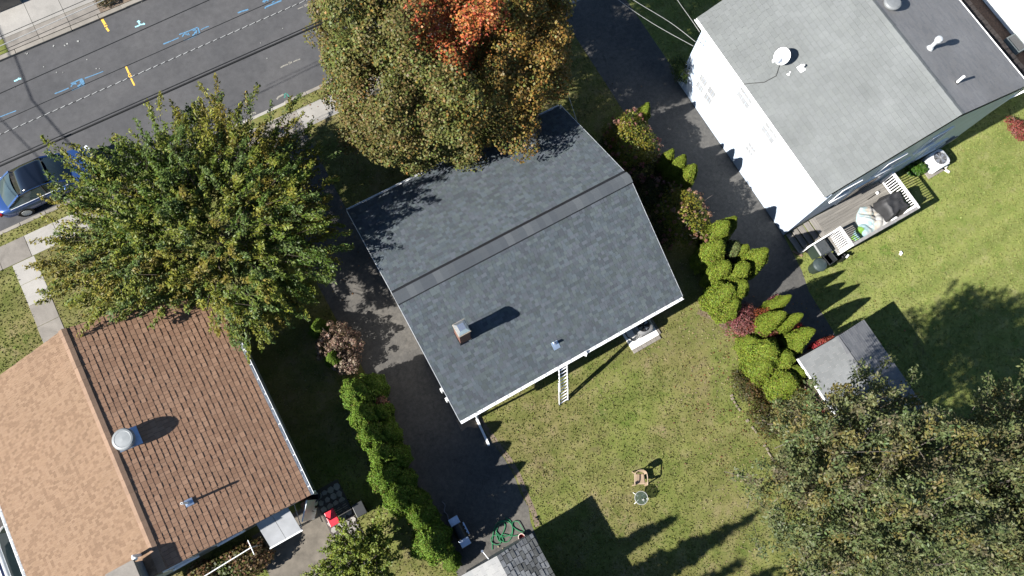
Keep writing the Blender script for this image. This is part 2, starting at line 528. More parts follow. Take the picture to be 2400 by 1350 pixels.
struct('gravel_patch', MB().face([(x, y, 0.008) for x, y in [tuple(at(*p_)[:2]) for p_ in ((1070, 985), (1104, 965), (1128, 985), (1122, 1004), (1096, 1000), (1082, 1012))]][::-1]), plain('tan_gravel', (0.30, 0.24, 0.18), 1.0, 0, 0.4, 16.0, 0.8))

# ---- kerbs, laid stone by stone
kerb_s = struct('kerb', MB().box(-120, -14.2, 20.6, 20.78, -0.3, 0.012), KERB)
for i in range(46):
    x0 = -14.2 + i * 1.2
    if -2.95 < x0 < 0.2 - 1.1 or 14.4 < x0 < 18.2:
        continue
    x1 = x0 + 1.19
    if x0 < 0.22 < x1:
        x0 = 0.24
    MB().box(x0, x1, 20.6 + random.uniform(-.008, .008), 20.78 + random.uniform(-.008, .008), -0.3, 0.012 + random.uniform(-.006, .006)).build('kerb_stone', KERB, kerb_s, bevel=0.02)
kerb_n = struct('kerb_north', MB().box(-120, -13, 29.36, 29.6, -0.3, 0.012), KERB)
for i in range(18):
    x0 = -13 + i * 1.42 - (0.2 if i % 3 == 0 else 0)
    MB().box(x0, -13 + (i + 1) * 1.42 - 0.014, 29.36 + random.uniform(-.012, .012), 29.6, -0.3, 0.012 + random.uniform(-.008, .008)).build('kerb_stone', KERB, kerb_n, bevel=0.02)

# ---- pavements, slab by slab
walk_s = struct('sidewalk', MB().box(-120, 140, 18.96, 20.04, -0.2, -0.012), SOIL)
for i in range(34):
    x0 = -15.8 + i * 1.36 + 0.03
    h = random.uniform(0.008, 0.02)
    MB().box(x0, x0 + 1.345, 18.95, 20.05, -0.1, h).build('slab', CONC2 if i % 5 in (2, 3) else CONC, walk_s, bevel=0.008)
apron = struct('driveway_apron', MB().face([(-3.0, 20.06, 0.006), (-3.15, 20.79, -0.095), (0.25, 20.79, -0.095), (0.2, 20.06, 0.006)][::-1]).face([(0.2, 20.06, 0.006), (0.25, 20.79, -0.095), (0.26, 20.79, -0.2), (0.21, 20.06, -0.2)]), CONC2)
struct('apron_right', MB().face([(14.5, 20.06, 0.006), (14.3, 20.79, -0.095), (18.6, 20.79, -0.095), (18.5, 20.06, 0.006)][::-1]), CONC)
walk_n = struct('sidewalk_north', MB().box(-120, 140, 29.62, 32.3, -0.2, -0.008), SOIL)
for i in range(14):
    x0 = -15.2 + i * 1.58
    gap_strip = (x0 > -6.3) or (x0 < -11.0)
    if not gap_strip:
        MB().box(x0, x0 + 1.565, 29.62, 30.42, -0.1, 0.012 + random.uniform(-.005, .005)).build('slab', CONC, walk_n, bevel=0.008)
    MB().box(x0, x0 + 1.565, 30.435, 32.3, -0.1, 0.012 + random.uniform(-.005, .005)).build('slab', CONC2, walk_n, bevel=0.008)
struct('planting_strip', MB().box(-6.05, 12, 29.62, 30.42, -0.1, 0.006), DIRT)
struct('planting_strip_west', MB().box(-30, -11.1, 29.62, 30.42, -0.1, 0.006), DIRT)
front_walk = struct('front_path', MB().box(-13.98, -12.98, 12.4, 18.94, -0.1, -0.008), SOIL)
for i in range(6):
    y0 = 12.4 + i * 1.09
    MB().box(-13.99 + random.uniform(-.015, .015), -12.97 + random.uniform(-.015, .015), y0, y0 + 1.075, -0.08, 0.012 + random.uniform(-.006, .01)).build('slab', CONC2 if i > 3 else CONC, front_walk, bevel=0.008)

# ---- spray-paint marks of the utility surveyors and other paint on the road
BLUE = plain('blue_marking_paint', (0.13, 0.32, 0.52), 0.8, 0, 0.35, 14.0)
CYAN = plain('pale_blue_marking_paint', (0.27, 0.55, 0.62), 0.8, 0, 0.25, 14.0)
YEL = plain('yellow_marking_paint', (0.62, 0.37, 0.05), 0.8, 0, 0.2, 14.0)
CHALK = plain('faded_white_paint', (0.36, 0.34, 0.29), 0.9, 0, 0.35, 20.0)
TEAL = plain('green_marking_paint', (0.06, 0.36, 0.27), 0.8, 0, 0.2, 14.0)


def stroke(mb, pts, w):
    mb.ribbon([at(px, py, Z_ROAD) for px, py in pts], w, Z_ROAD + 0.004 + 0.0004 * len(mb.f))


def mark(mat, strokes, w=0.07):
    mb = MB()
    for s in strokes:
        ww = w
        if isinstance(s[0], float):
            ww, s = s[0], s[1:]
        stroke(mb, s, ww)
    o = mb.build('paint_mark', mat, road)
    return o


# (positions read off the photograph, on the road surface)
z6 = lambda pts, ox=120, oy=40, k=6.0: [(ox + x / k, oy + y / k) for x, y in pts]
mark(YEL, [[0.13] + z6([(690, -10), (725, 50), (755, 100)]), [0.10] + z6([(775, 150), (810, 200)]), [0.05] + z6([(772, 88), (745, 110), (752, 128), (776, 120), (780, 108)]), [0.05] + z6([(750, 140), (792, 122)])])
mark(YEL, [[0.09] + z6([(1048, 690), (1070, 740), (1092, 790)]), [0.08] + z6([(1122, 862), (1145, 910), (1172, 962)]),
           [0.05] + z6([(1118, 800), (1092, 806), (1088, 828), (1104, 846), (1126, 838), (1124, 818), (1108, 822)]), [0.045] + z6([(1085, 806), (1118, 796)]), [0.045] + z6([(1098, 858), (1130, 846)])])
mark(CYAN, [[0.07] + z6([(1178, 140), (1216, 128), (1250, 108), (1318, 98)]), [0.07] + z6([(1248, 104), (1226, 60)]), [0.07] + z6([(1212, 72), (1226, 52), (1250, 68)]), [0.05] + z6([(1296, 84), (1318, 98)])])
mark(BLUE, [[0.07] + z6([(1578, 380), (1660, 348)]), [0.05] + z6([(1660, 348), (1796, 290)]), [0.05] + z6([(2108, 178), (2160, 150), (2220, 128)]),
            [0.06] + z6([(1800, 246), (1930, 200), (2060, 144)]), [0.055] + z6([(1866, 330), (1980, 285), (2085, 232)]), [0.07] + z6([(2066, 150), (2088, 228)]),
            [0.07] + z6([(1845, 278), (1870, 238), (1905, 240), (1915, 256), (1930, 224), (1942, 256)]), [0.07] + z6([(1990, 196), (2030, 178), (2048, 200), (2024, 216), (2016, 240), (1984, 262)]), [0.07] + z6([(2046, 190), (2040, 232)])])
mark(BLUE, [[0.06] + z6([(50, 1078), (150, 1040), (248, 998)]), [0.06] + z6([(472, 862), (520, 846)]), [0.045] + z6([(520, 846), (640, 800), (734, 764)]),
            [0.07] + z6([(276, 938), (370, 896), (430, 868)]), [0.09] + z6([(430, 868), (452, 950)]), [0.07] + z6([(290, 1030), (380, 992), (474, 948)]),
            [0.07] + z6([(280, 984), (300, 946), (330, 940), (342, 926), (350, 950)]), [0.09] + z6([(386, 886), (420, 890), (410, 916), (432, 930), (400, 958), (372, 976)]), [0.09] + z6([(446, 890), (462, 944)])])
mark(CYAN, [[0.08] + z6([(320, 292), (360, 278), (420, 244), (478, 232)], 0, 160, 9.645), [0.06] + z6([(410, 226), (440, 232)], 0, 160, 9.645)])
mark(BLUE, [[0.05] + z6([(-160, 1170), (0, 1100), (180, 1030), (365, 960)], 0, 160, 9.645)])
mark(BLUE, [[0.08] + z6([(130, 228), (200, 200), (315, 165)], 540, 0, 7.5)])
mark(BLUE, [[0.08] + z6([(605, 150), (625, 122), (740, 75), (900, 8)], 540, 0, 7.5), [0.08] + z6([(570, 40), (600, 8), (650, -10)], 540, 0, 7.5), [0.08] + z6([(735, 45), (775, 10), (790, -30)], 540, 0, 7.5), [0.07] + z6([(575, 10), (600, 40), (630, 0), (670, 20)], 540, 0, 7.5)])
mark(CHALK, [[0.07] + z6([(880, 1190), (930, 1160), (1010, 1128)], 540, 0, 7.5), [0.06] + z6([(1105, 1088), (1160, 1062), (1228, 1038)], 540, 0, 7.5), [0.05] + z6([(1020, 1112), (1035, 1090), (1058, 1100), (1050, 1124), (1030, 1122)], 540, 0, 7.5), [0.05] + z6([(1068, 1084), (1082, 1112)], 540, 0, 7.5)])
mark(CHALK, [[0.05] + z6([(1185, 160), (1230, 138), (1280, 118)], 540, 0, 7.5), [0.05] + z6([(1395, 65), (1470, 30)], 540, 0, 7.5), [0.05] + z6([(1300, 100), (1318, 82), (1338, 92), (1326, 112), (1304, 112)], 540, 0, 7.5), [0.05] + z6([(1346, 76), (1358, 100)], 540, 0, 7.5)])
mark(TEAL, [[0.05] + z6([(500, 172), (478, 188), (490, 205), (476, 222)], 560, 180, 4.5), [0.05] + z6([(506, 180), (530, 215)], 560, 180, 4.5)])
# pale concrete spill and tyre-worn gutter line in front of the left apron
mark(CHALK, [[0.10] + z6([(105, 405), (150, 385), (180, 380)], 560, 180, 4.5), [0.09] + z6([(400, 240), (415, 215), (470, 185)], 560, 180, 4.5)])

litter = MB()
for px, py, s in [(152, 107, .05), (158, 103, .07), (183, 97, .08), (64, 126, .05), (226, 161, .05), (133, 170, .05), (34, 205, .05), (148, 170, .04), (204, 140, .05), (298, 19, .05), (332, 5, .05), (663, 67, .04), (626, 137, .04), (611, 101, .03), (126, 108, .09), (234, 161, .04), (103, 157, .04), (60, 125, .04), (75, 112, .03), (1575, 480, .05), (1660, 500, .04)]:
    p = at(px, py, Z_ROAD)
    litter.obox((p.x, p.y, Z_ROAD + 0.012), (s * random.uniform(.7, 1.8), s, 0.015), random.uniform(0, 3))
tag(litter.build('litter', plain('paper_litter', (0.5, 0.5, 0.47), 0.9)), 'specks of pale litter scattered on the street asphalt', 'litter', kind='stuff')

# ================================================================== ROOFING
TILE_MESH = {}


def shingle_mesh(key, w, ln, t, col, mat):
    if key in TILE_MESH:
        return TILE_MESH[key]
    me = bpy.data.meshes.new('shingle')
    v, f = shingle_geo(w, ln, t)
    me.from_pydata(v, [], f); me.materials.append(mat)
    a = me.attributes.new('col', 'FLOAT_COLOR', 'FACE'); a.data.foreach_set('color', np.array([(*c, 1) for c in butt_cols(col)], np.float32).ravel())
    TILE_MESH[key] = me
    return me


def butt_cols(col):
    """granule-covered top, bare asphalt at the cut edges"""
    e = tuple(c * 0.42 for c in col)
    return [col, e, e, e]


def shingle_geo(w, ln, t):
    v = [(0, 0, 0), (w, 0, 0), (0, ln, 0), (w, ln, 0), (0, 0, t), (w, 0, t), (0, ln, 0.002), (w, ln, 0.002)]
    return v, [(4, 5, 7, 6), (0, 1, 5, 4), (0, 4, 6, 2), (1, 3, 7, 5)]


def shingle_slope(root, roof, o, a, u, L, S, exposure, widths, thick, gap, cols, mat, singles=150, tag_key='', start_row=4, skip=None):
    """lays courses of shingles on the slope whose lower left corner is o; a runs along the eave, u up the slope"""
    o, a, u = Vector(o), Vector(a).normalized(), Vector(u).normalized()
    n = a.cross(u)
    flip = n.z < 0
    if flip:                                   # keep the frame right-handed
        o = o + a * L; a = -a; n = a.cross(u)
    M3 = Matrix((a, u, n)).transposed()
    rows = int(S / exposure)
    exposure = S / rows
    V, FC, CC = [], [], []
    made = 0
    for r in range(rows):
        x = -random.choice(widths) * random.random()
        while x < L - 0.02:
            wi = random.randrange(len(widths)); w = widths[wi]
            x0, x1 = max(x, 0.0), min(x + w - gap, L)
            if x1 - x0 < 0.03:
                x += w; continue
            ci = random.randrange(len(cols)); ti = random.randrange(len(thick))
            base = o + a * x0 + u * (r * exposure) + n * 0.004
            whole = x >= 0 and x + w - gap <= L
            if skip and skip(base):
                x += w; continue
            if whole and start_row <= r and made < singles:
                me = shingle_mesh((tag_key, wi, ci, ti), w - gap, exposure * 1.02, thick[ti], cols[ci], mat)
                M = M3.to_4x4(); M.translation = base
                instance(me, 'shingle', roof, M); made += 1
            else:
                v, f = shingle_geo(x1 - x0, exposure * 1.02, thick[ti])
                b = len(V)
                V += [base + M3 @ Vector(q) for q in v]; FC += [tuple(b + i for i in q) for q in f]; CC += butt_cols(cols[ci])
            x += w
    mb = MB(); mb.v = [tuple(q) for q in V]; mb.f = FC; mb.c = CC
    k = mb.build('shingle_courses', mat, roof); k['kind'] = 'stuff'
    return k


def ridge_caps(roof, p0, p1, half, drop, lift, step, cols, mat, name='ridge_cap'):
    """saddle-shaped cap pieces along the ridge"""
    p0, p1 = Vector(p0), Vector(p1); d = (p1 - p0); L = d.length; d.normalize(); s = Vector((-d.y, d.x, 0))
    n = int(L / step); step = L / n
    for i in range(n):
        c = random.choice(cols); j = random.uniform(-.006, .006)
        a, b = p0 + d * (i * step), p0 + d * ((i + 1) * step + 0.02)
        l0, l1 = lift + 0.010 + j, lift + j
        mb = MB()
        A = [a + s * half + Vector((0, 0, -drop + l0)), a + Vector((0, 0, l0 + 0.01)), a - s * half + Vector((0, 0, -drop + l0))]
        B = [b + s * half + Vector((0, 0, -drop + l1)), b + Vector((0, 0, l1 + 0.01)), b - s * half + Vector((0, 0, -drop + l1))]
        dn = Vector((0, 0, -lift - 0.012))
        mb.face([A[0], A[1], B[1], B[0]], c).face([A[1], A[2], B[2], B[1]], c)
        mb.face([A[0], B[0], B[0] + dn, A[0] + dn], c).face([A[2], A[2] + dn, B[2] + dn, B[2]], c).face([A[0] + dn, A[1], A[0]], c).face([A[2], A[1], A[2] + dn], c)
        mb.build(name, mat, roof)


def slope_pair(x0, x1, y0, y1, ze, zr, axis, th=0.1):
    """solid roof deck of a gable; axis 'x' or 'y' is the ridge direction"""
    mb = MB()
    if axis == 'x':
        ym = (y0 + y1) / 2
        prof = [(y0, ze), (ym, zr), (y1, ze), (y1, ze - th), (ym, zr - th * 1.1), (y0, ze - th)]
        A = [(x0, y, z) for y, z in prof]; B = [(x1, y, z) for y, z in prof]
    else:
        xm = (x0 + x1) / 2
        prof = [(x0, ze), (xm, zr), (x1, ze), (x1, ze - th), (xm, zr - th * 1.1), (x0, ze - th)]
        A = [(x, y0, z) for x, z in prof]; B = [(x, y1, z) for x, z in prof]
    n = 6
    mb.raw(A + B, [(i, (i + 1) % n, n + (i + 1) % n, n + i) for i in range(n)] + [(0, 1, 4, 5), (1, 2, 3, 4), (6, 11, 10, 7), (7, 10, 9, 8)])
    return mb


def gable_walls(x0, x1, y0, y1, ze, zr, axis):
    mb = MB()
    if axis == 'x':
        ym = (y0 + y1) / 2
        vs = [(x0, y0, -.05), (x0, y1, -.05), (x0, y1, ze), (x0, ym, zr), (x0, y0, ze), (x1, y0, -.05), (x1, y1, -.05), (x1, y1, ze), (x1, ym, zr), (x1, y0, ze)]
    else:
        xm = (x0 + x1) / 2
        vs = [(x0, y0, -.05), (x1, y0, -.05), (x1, y0, ze), (xm, y0, zr), (x0, y0, ze), (x0, y1, -.05), (x1, y1, -.05), (x1, y1, ze), (xm, y1, zr), (x0, y1, ze)]
    return mb.raw(vs, [(0, 4, 3, 2, 1), (5, 6, 7, 8, 9), (0, 5, 9, 4), (1, 2, 7, 6), (0, 1, 6, 5)])


def gutter(root, p0, p1, out, mat, name='gutter', w=0.12, hangers=0):
    """open trough along an eave; out is the horizontal direction away from the wall"""
    p0, p1, out = Vector(p0), Vector(p1), Vector(out)
    prof = [(0.0, 0.0), (0.0, -0.10), (w * 0.75, -0.10), (w, 0.0), (w - 0.016, 0.0), (w * 0.72, -0.085), (0.014, -0.085), (0.014, 0.0)]
    A = [p0 + out * a + Vector((0, 0, b)) for a, b in prof]; B = [p1 + out * a + Vector((0, 0, b)) for a, b in prof]
    n = len(prof); mb = MB().raw(A + B, [(i, (i + 1) % n, n + (i + 1) % n, n + i) for i in range(n)] + [tuple(range(n)), tuple(range(2 * n - 1, n - 1, -1))])
    g = mb.build(name, mat, root)
    for i in range(hangers):
        q = p0.lerp(p1, (i + 0.5) / hangers)
        MB().bar(q + Vector((0, 0, 0.006)), q + out * w + Vector((0, 0, 0.006)), 0.03, 0.012).build('gutter_hanger', mat, g)
    return g


def window(root, c, w, h, nrm, mat_frame=WHITE, grid=(1, 1), glass=GLASS, sill=True):
    """window set proud of a wall: frame, panes and bars. nrm is '+x','-x','+y','-y'"""
    c = Vector(c); n = {'+x': Vector((1, 0, 0)), '-x': Vector((-1, 0, 0)), '+y': Vector((0, 1, 0)), '-y': Vector((0, -1, 0))}[nrm]
    s = Vector((-n.y, n.x, 0)); up = Vector((0, 0, 1))

    def slab(u0, u1, v0, v1, d0, d1, mb):
        vs = [c + s * u + up * v + n * d for d in (d0, d1) for v in (v0, v1) for u in (u0, u1)]
        mb.raw(vs, [(0, 2, 3, 1), (4, 5, 7, 6), (0, 1, 5, 4), (2, 6, 7, 3), (0, 4, 6, 2), (1, 3, 7, 5)])
    f = MB(); t = 0.07
    slab(-w / 2 - t, w / 2 + t, h / 2, h / 2 + t, 0, 0.06, f); slab(-w / 2 - t, w / 2 + t, -h / 2 - t, -h / 2, 0, 0.06, f)
    slab(-w / 2 - t, -w / 2, -h / 2, h / 2, 0, 0.06, f); slab(w / 2, w / 2 + t, -h / 2, h / 2, 0, 0.06, f)
    slab(-w / 2, w / 2, -0.025, 0.025, 0, 0.045, f)
    wd = f.build('window', mat_frame, root)
    for j in range(2):
        for k in range(grid[0]):
            for l in range(grid[1]):
                pw, ph = w / grid[0], (h / 2 - 0.025) / grid[1]
                u0 = -w / 2 + k * pw + 0.012; v0 = (0.025 if j else -h / 2) + l * ph + 0.012
                m = MB(); slab(u0, u0 + pw - 0.024, v0, v0 + ph - 0.024, 0.004, 0.022 if j else 0.014, m)
                m.build('pane', glass, wd)
    if sill:
        m = MB(); slab(-w / 2 - 0.1, w / 2 + 0.1, -h / 2 - t - 0.05, -h / 2 - t - 0.002, 0, 0.1, m); m.build('sill', mat_frame, wd)
    return wd


def pipe_vent(root, p, h, r, mat=ALU, flash=True, hood=None, tone=BLACK):
    p = Vector(p)
    m = MB().lathe(p, [(r, -0.1), (r, h), (r * 0.8, h), (r * 0.8, h - 0.05)], 14)
    v = m.build('vent_pipe', mat, root, smooth=False)
    return v


# ================================================================== THE DARK-ROOFED HOUSE
DX0, DX1, DY0, DY1, DZE, DZR = 0.38, 11.10, 2.64, 12.90, 2.80, 5.02
DYM = (DY0 + DY1) / 2
house = thing('house', 'single-storey house with charcoal shingle roof, brick chimney and ladder at its rear gutter', 'house', (5.7, DYM, 0))
gable_walls(DX0 + 0.12, DX1 - 0.12, DY0 + 0.42, DY1 - 0.42, DZE - 0.02, DZR - 0.2, 'x').build('wall', SIDING_W2, house)
roof = slope_pair(DX0, DX1, DY0, DY1, DZE, DZR, 'x').build('roof', plain('roof_edge', (0.05, 0.052, 0.055), 0.9), house)
CH = [tuple(c * k for c in b) for k in (0.82, 0.93, 1.0, 1.07, 1.20) for b in ((0.112, 0.137, 0.156), (0.117, 0.134, 0.156), (0.117, 0.142, 0.150))]
sl = math.hypot(DYM - DY0, DZR - DZE)
shingle_slope(house, roof, (DX0, DY0, DZE), (1, 0, 0), (0, DYM - DY0, DZR - DZE), DX1 - DX0, sl, 0.145, [0.12, 0.15, 0.19, 0.25], [0.007, 0.012, 0.017], 0.006, CH, SHINGLE, 200, 'dark', 5)
shingle_slope(house, roof, (DX0, DY1, DZE), (1, 0, 0), (0, DYM - DY1, DZR - DZE), DX1 - DX0, sl, 0.145, [0.12, 0.15, 0.19, 0.25], [0.007, 0.012, 0.017], 0.006, CH, SHINGLE, 100, 'dark', 16)
CH2 = [(0.1144, 0.1302, 0.1461), (0.1276, 0.1434, 0.1584), (0.1074, 0.1214, 0.1373), (0.1514, 0.1672, 0.1804), (0.1197, 0.1338, 0.1478)]
MB().raw([(x, DYM + s_ * y, DZR - 0.128 * abs(y) / .30 + h_) for x in (DX0, DX1) for h_ in (0.0, 0.052) for s_, y in ((-1, .275), (1, 0.0), (1, .37))], [(0, 6, 9, 3), (3, 9, 10, 4), (4, 10, 11, 5), (5, 11, 8, 2), (0, 3, 4, 5, 2, 1), (6, 7, 8, 11, 10, 9)]).build('ridge_vent', BLACK, roof)
ridge_caps(roof, (DX0 - 0.01, DYM, DZR), (DX1 + 0.01, DYM, DZR), 0.25, 0.100, 0.055, 0.29, CH2, SHINGLE)
EDGE = plain('drip_edge', (0.55, 0.56, 0.56), 0.4, 0.4)
for x in (DX0 - 0.02, DX1):
    for ya, yb in ((DY0, DYM), (DY1, DYM)):
        m = MB().raw([(x, ya, DZE - 0.14), (x + 0.02, ya, DZE - 0.14), (x, ya, DZE + 0.012), (x + 0.02, ya, DZE + 0.012), (x, yb, DZR - 0.14), (x + 0.02, yb, DZR - 0.14), (x, yb, DZR + 0.012), (x + 0.02, yb, DZR + 0.012)],
                     [(0, 1, 3, 2), (4, 6, 7, 5), (0, 4, 5, 1), (2, 3, 7, 6), (0, 2, 6, 4), (1, 5, 7, 3)])
        m.build('rake_board', EDGE, house)
g = gutter(house, (DX0, DY0, DZE - 0.015), (DX1, DY0, DZE - 0.015), (0, -1, 0), WHITE_M, w=0.13, hangers=18)
gutter(house, (DX1 - 0.05, DY1, DZE - 0.015), (DX0, DY1, DZE - 0.015), (0, 1, 0), WHITE_M, w=0.1, hangers=10)
MB().box(DX0 + 0.7, DX0 + 0.79, DY0 - 0.05, DY0 + 0.04, 0.15, DZE - 0.1).build('downspout', WHITE_M, house)
tag(MB().bar((1.10, 2.62, 0.12), (1.02, 1.35, 0.055), 0.10, 0.08).build('downspout_extension', WHITE_M), 'white downspout extension lying on driveway edge by charcoal-roofed house corner', 'downspout')
# chimney
CX, CY = 2.04, 5.42
CW, CD, CT = 0.23, 0.25, 5.40
ch = MB().box(CX - CW, CX + CW, CY - CD, CY + CD, 3.6, CT).build('chimney', BRICK, house, bevel=0.01)
MB().box(CX - CW - 0.03, CX + CW + 0.03, CY - CD - 0.03, CY + CD + 0.03, CT, CT + 0.06).build('chimney_crown', plain('mortar', (0.42, 0.36, 0.28), 0.9), ch)
a, b = 0.24, 0.13
m = MB().raw([(CX + sx_ * q, CY + sy_ * q * 1.05, z) for q, z in ((a, CT + 0.06), (a, CT + 0.12), (b, CT + 0.25)) for sx_, sy_ in ((-1, -1), (1, -1), (1, 1), (-1, 1))],
             [(0, 1, 5, 4), (1, 2, 6, 5), (2, 3, 7, 6), (3, 0, 4, 7), (4, 5, 9, 8), (5, 6, 10, 9), (6, 7, 11, 10), (7, 4, 8, 11), (8, 9, 10, 11)])
m.build('chimney_cap', plain('bright_steel', (0.70, 0.74, 0.78), 0.22, 0.9, 0.08, 6.0), ch)
slope_z = lambda y: DZE + (DYM - abs(y - DYM) - DY0) * (DZR - DZE) / (DYM - DY0)
fl = MB()
for s_ in (-1, 1):
    fl.box(CX + s_ * (CW + 0.01) - 0.02, CX + s_ * (CW + 0.01) + 0.02, CY - CD - .04, CY + CD + .04, slope_z(CY) - 0.15, slope_z(CY) + 0.14)
fl.build('flashing', BLACK, ch)
# soil pipe with its lead flashing
vx, vy = 5.24, 3.47
MB().lathe((vx, vy, slope_z(vy)), [(0.055, -0.1), (0.055, 0.26), (0.042, 0.26), (0.042, 0.1)], 14).build('vent_pipe', GALV, house)
n_ = Vector((0, -(DZR - DZE), DYM - DY0)).normalized()
m = MB(); c0 = Vector((vx, vy - 0.06, slope_z(vy - 0.06))) + n_ * 0.022
ux, uy = Vector((1, 0, 0)), Vector((0, DYM - DY0, DZR - DZE)).normalized()
m.raw([c0 + ux * i * 0.15 + uy * j * 0.17 + n_ * k for k in (0, 0.006) for j in (-1, 1) for i in (-1, 1)], [(0, 2, 3, 1), (4, 5, 7, 6), (0, 1, 5, 4), (2, 6, 7, 3), (0, 4, 6, 2), (1, 3, 7, 5)])
m.build('vent_flashing', plain('blue_steel', (0.42, 0.52, 0.66), 0.35, 0.7), house)
# meter boxes and cables on the drive-side wall
for y in (4.2, 3.75):
    MB().box(DX0 - 0.10, DX0 + 0.1, y - 0.09, y + 0.09, 1.7, 2.1).build('meter_box', WHITE_M, house, bevel=0.02)
    MB().tube([(DX0 - 0.04, y, 2.1), (DX0 - 0.06, y - 0.1, 2.5), (DX0 - 0.02, y - 0.25, 2.7)], 0.015, 6).build('service_cable', CABLE, house)
window(house, (7.0, DY0 + 0.42, 1.5), 1.2, 1.1, '-y'); window(house, (2.9, DY0 + 0.42, 1.5), 1.2, 1.1, '-y')
MB().box(9.0, 9.95, DY0 + 0.37, DY0 + 0.42, 0.1, 2.1).build('door', WHITE, house)
tag(MB().box(6.15, 6.27, DY0 - 0.16, DY0 - 0.02, DZE - 0.16, DZE + 0.05).box(6.2, 6.22, DY0 - 0.21, DY0 - 0.15, DZE - 0.2, DZE - 0.05).build('flood_light', WHITE_M), 'small white fixture clipped on rear gutter just beside the ladder', 'light')

# ---- the ladder leaning on the rear gutter
lad = thing('ladder', 'aluminium extension ladder leaning on the rear gutter over the lawn', 'ladder', (4.82, 1.40, 0))
b0, t0 = Vector((4.60, 1.38, 0.0)), Vector((4.84, DY0 - 0.16, 3.05))
wv = Vector((0.44, 0.0, 0.0))
for k in (0, 1):
    MB().bar(b0 + wv * k, b0.lerp(t0, 0.62) + wv * k, 0.03, 0.075).build('rail', ALU, lad)
    MB().bar(b0.lerp(t0, 0.40) + wv * (0.07 + 0.86 * k) + Vector((0, -0.03, 0.03)), t0 + wv * (0.07 + 0.86 * k), 0.028, 0.07).build('fly_rail', ALU, lad)
    MB().obox(b0 + wv * k + Vector((0, 0, 0.03)), (0.06, 0.1, 0.05)).build('foot', BLACK, lad)
for i in range(11):
    q = b0.lerp(t0, 0.03 + i * 0.0925 * 0.62 / 0.62) if i < 10 else b0.lerp(t0, 0.955)
    MB().bar(q, q + wv, 0.045, 0.035).build('rung', ALU, lad)

# ---- condenser on its pad
pad = tag(MB().box(8.74, 10.2, 1.88, 2.95, -0.05, 0.10).build('concrete_pad', plain('whitish_concrete', (0.62, 0.60, 0.57), 0.9, 0, 0.12, 2.0), bevel=0.01), 'pale concrete pad under the dark round air conditioner', 'pad')
for i in range(6):
    MB().box(8.74 + i * 0.245, 8.74 + i * 0.245 + 0.235, 1.70, 1.87, -0.05, 0.07).build('paver', CONC, pad, bevel=0.01)
for i in range(2):
    MB().box(10.21, 10.33, 1.90 + i * 0.5, 1.90 + i * 0.5 + 0.48, -0.05, 0.07).build('paver', CONC, pad, bevel=0.01)
ac = thing('air_conditioner', 'dark round-cornered air conditioner on pale pad at rear of charcoal-roofed house', 'air conditioner', (9.55, 2.5, 0.1))


def condenser(root, cx, cy, z0, w, h, body, grille, blades=True, louvres=True):
    pts = []
    for k in range(24):
        a_ = 2 * math.pi * k / 24; q = (abs(math.cos(a_)) ** 4 + abs(math.sin(a_)) ** 4) ** -0.25
        pts.append((cx + w / 2 * q * math.cos(a_), cy + w / 2 * q * math.sin(a_)))
    b_ = MB().prism(pts, z0 + 0.02, z0 + h).build('casing', body, root)
    rim = MB()
    for k in range(24):
        p, q = pts[k], pts[(k + 1) % 24]
        f = 0.80; p2 = (cx + w * 0.40 * math.cos(2 * math.pi * k / 24), cy + w * 0.40 * math.sin(2 * math.pi * k / 24)); q2 = (cx + w * 0.40 * math.cos(2 * math.pi * (k + 1) / 24), cy + w * 0.40 * math.sin(2 * math.pi * (k + 1) / 24))
        rim.face([(*p, z0 + h + .003), (*q, z0 + h + .003), (*q2, z0 + h + 0.045), (*p2, z0 + h + 0.045)])
    rim.build('top_panel', body, root)
    MB().lathe((cx, cy, z0 + h + 0.006), [(w * 0.39, 0), (w * 0.39, 0.012)], 24).build('fan_well', BLACK, root)
    gr = MB()
    for k in range(1, 6):
        r_ = w * 0.39 * k / 5.5
        gr.tube([(cx + r_ * math.cos(t), cy + r_ * math.sin(t), z0 + h + 0.05 + 0.03 * (1 - k / 5)) for t in np.linspace(0, 2 * math.pi, 25)], 0.006, 5, False)
    for k in range(10):
        t = 2 * math.pi * k / 10
        gr.tube([(cx, cy, z0 + h + 0.075), (cx + w * 0.2 * math.cos(t), cy + w * 0.2 * math.sin(t), z0 + h + 0.068), (cx + w * 0.4 * math.cos(t), cy + w * 0.4 * math.sin(t), z0 + h + 0.048)], 0.007, 5, False)
    gr.build('fan_grille', grille, root)
    for k in range(4):
        t = 2 * math.pi * k / 4 + 0.3
        c, s = math.cos(t), math.sin(t); r_ = w * 0.34
        MB().face([(cx + 0.03 * c, cy + 0.03 * s, z0 + h + .022), (cx + r_ * math.cos(t - .3), cy + r_ * math.sin(t - .3), z0 + h + .022), (cx + r_ * math.cos(t + .35), cy + r_ * math.sin(t + .35), z0 + h + .035)]).build('fan_blade', GALV, root)
    if louvres:
        for k in range(10):
            z = z0 + 0.08 + k * (h - 0.12) / 10
            MB().box(cx - w / 2 - 0.012, cx + w / 2 + 0.012, cy - w * 0.40, cy + w * 0.40, z, z + 0.03).box(cx - w * 0.40, cx + w * 0.40, cy - w / 2 - 0.012, cy + w / 2 + 0.012, z, z + 0.03).build('louvre', body, root)


condenser(ac, 9.58, 2.55, 0.1, 0.74, 0.66, plain('grey_casing', (0.33, 0.33, 0.33), 0.5), BLACK)
tag(MB().tube([(9.2, 2.3, 0.35), (9.0, 2.2, 0.16), (8.85, 2.5, 0.13), (8.8, 2.9, 0.4)], 0.03, 8).build('refrigerant_line', BLACK), 'insulated pipe running from dark air conditioner to the house wall', 'pipe')

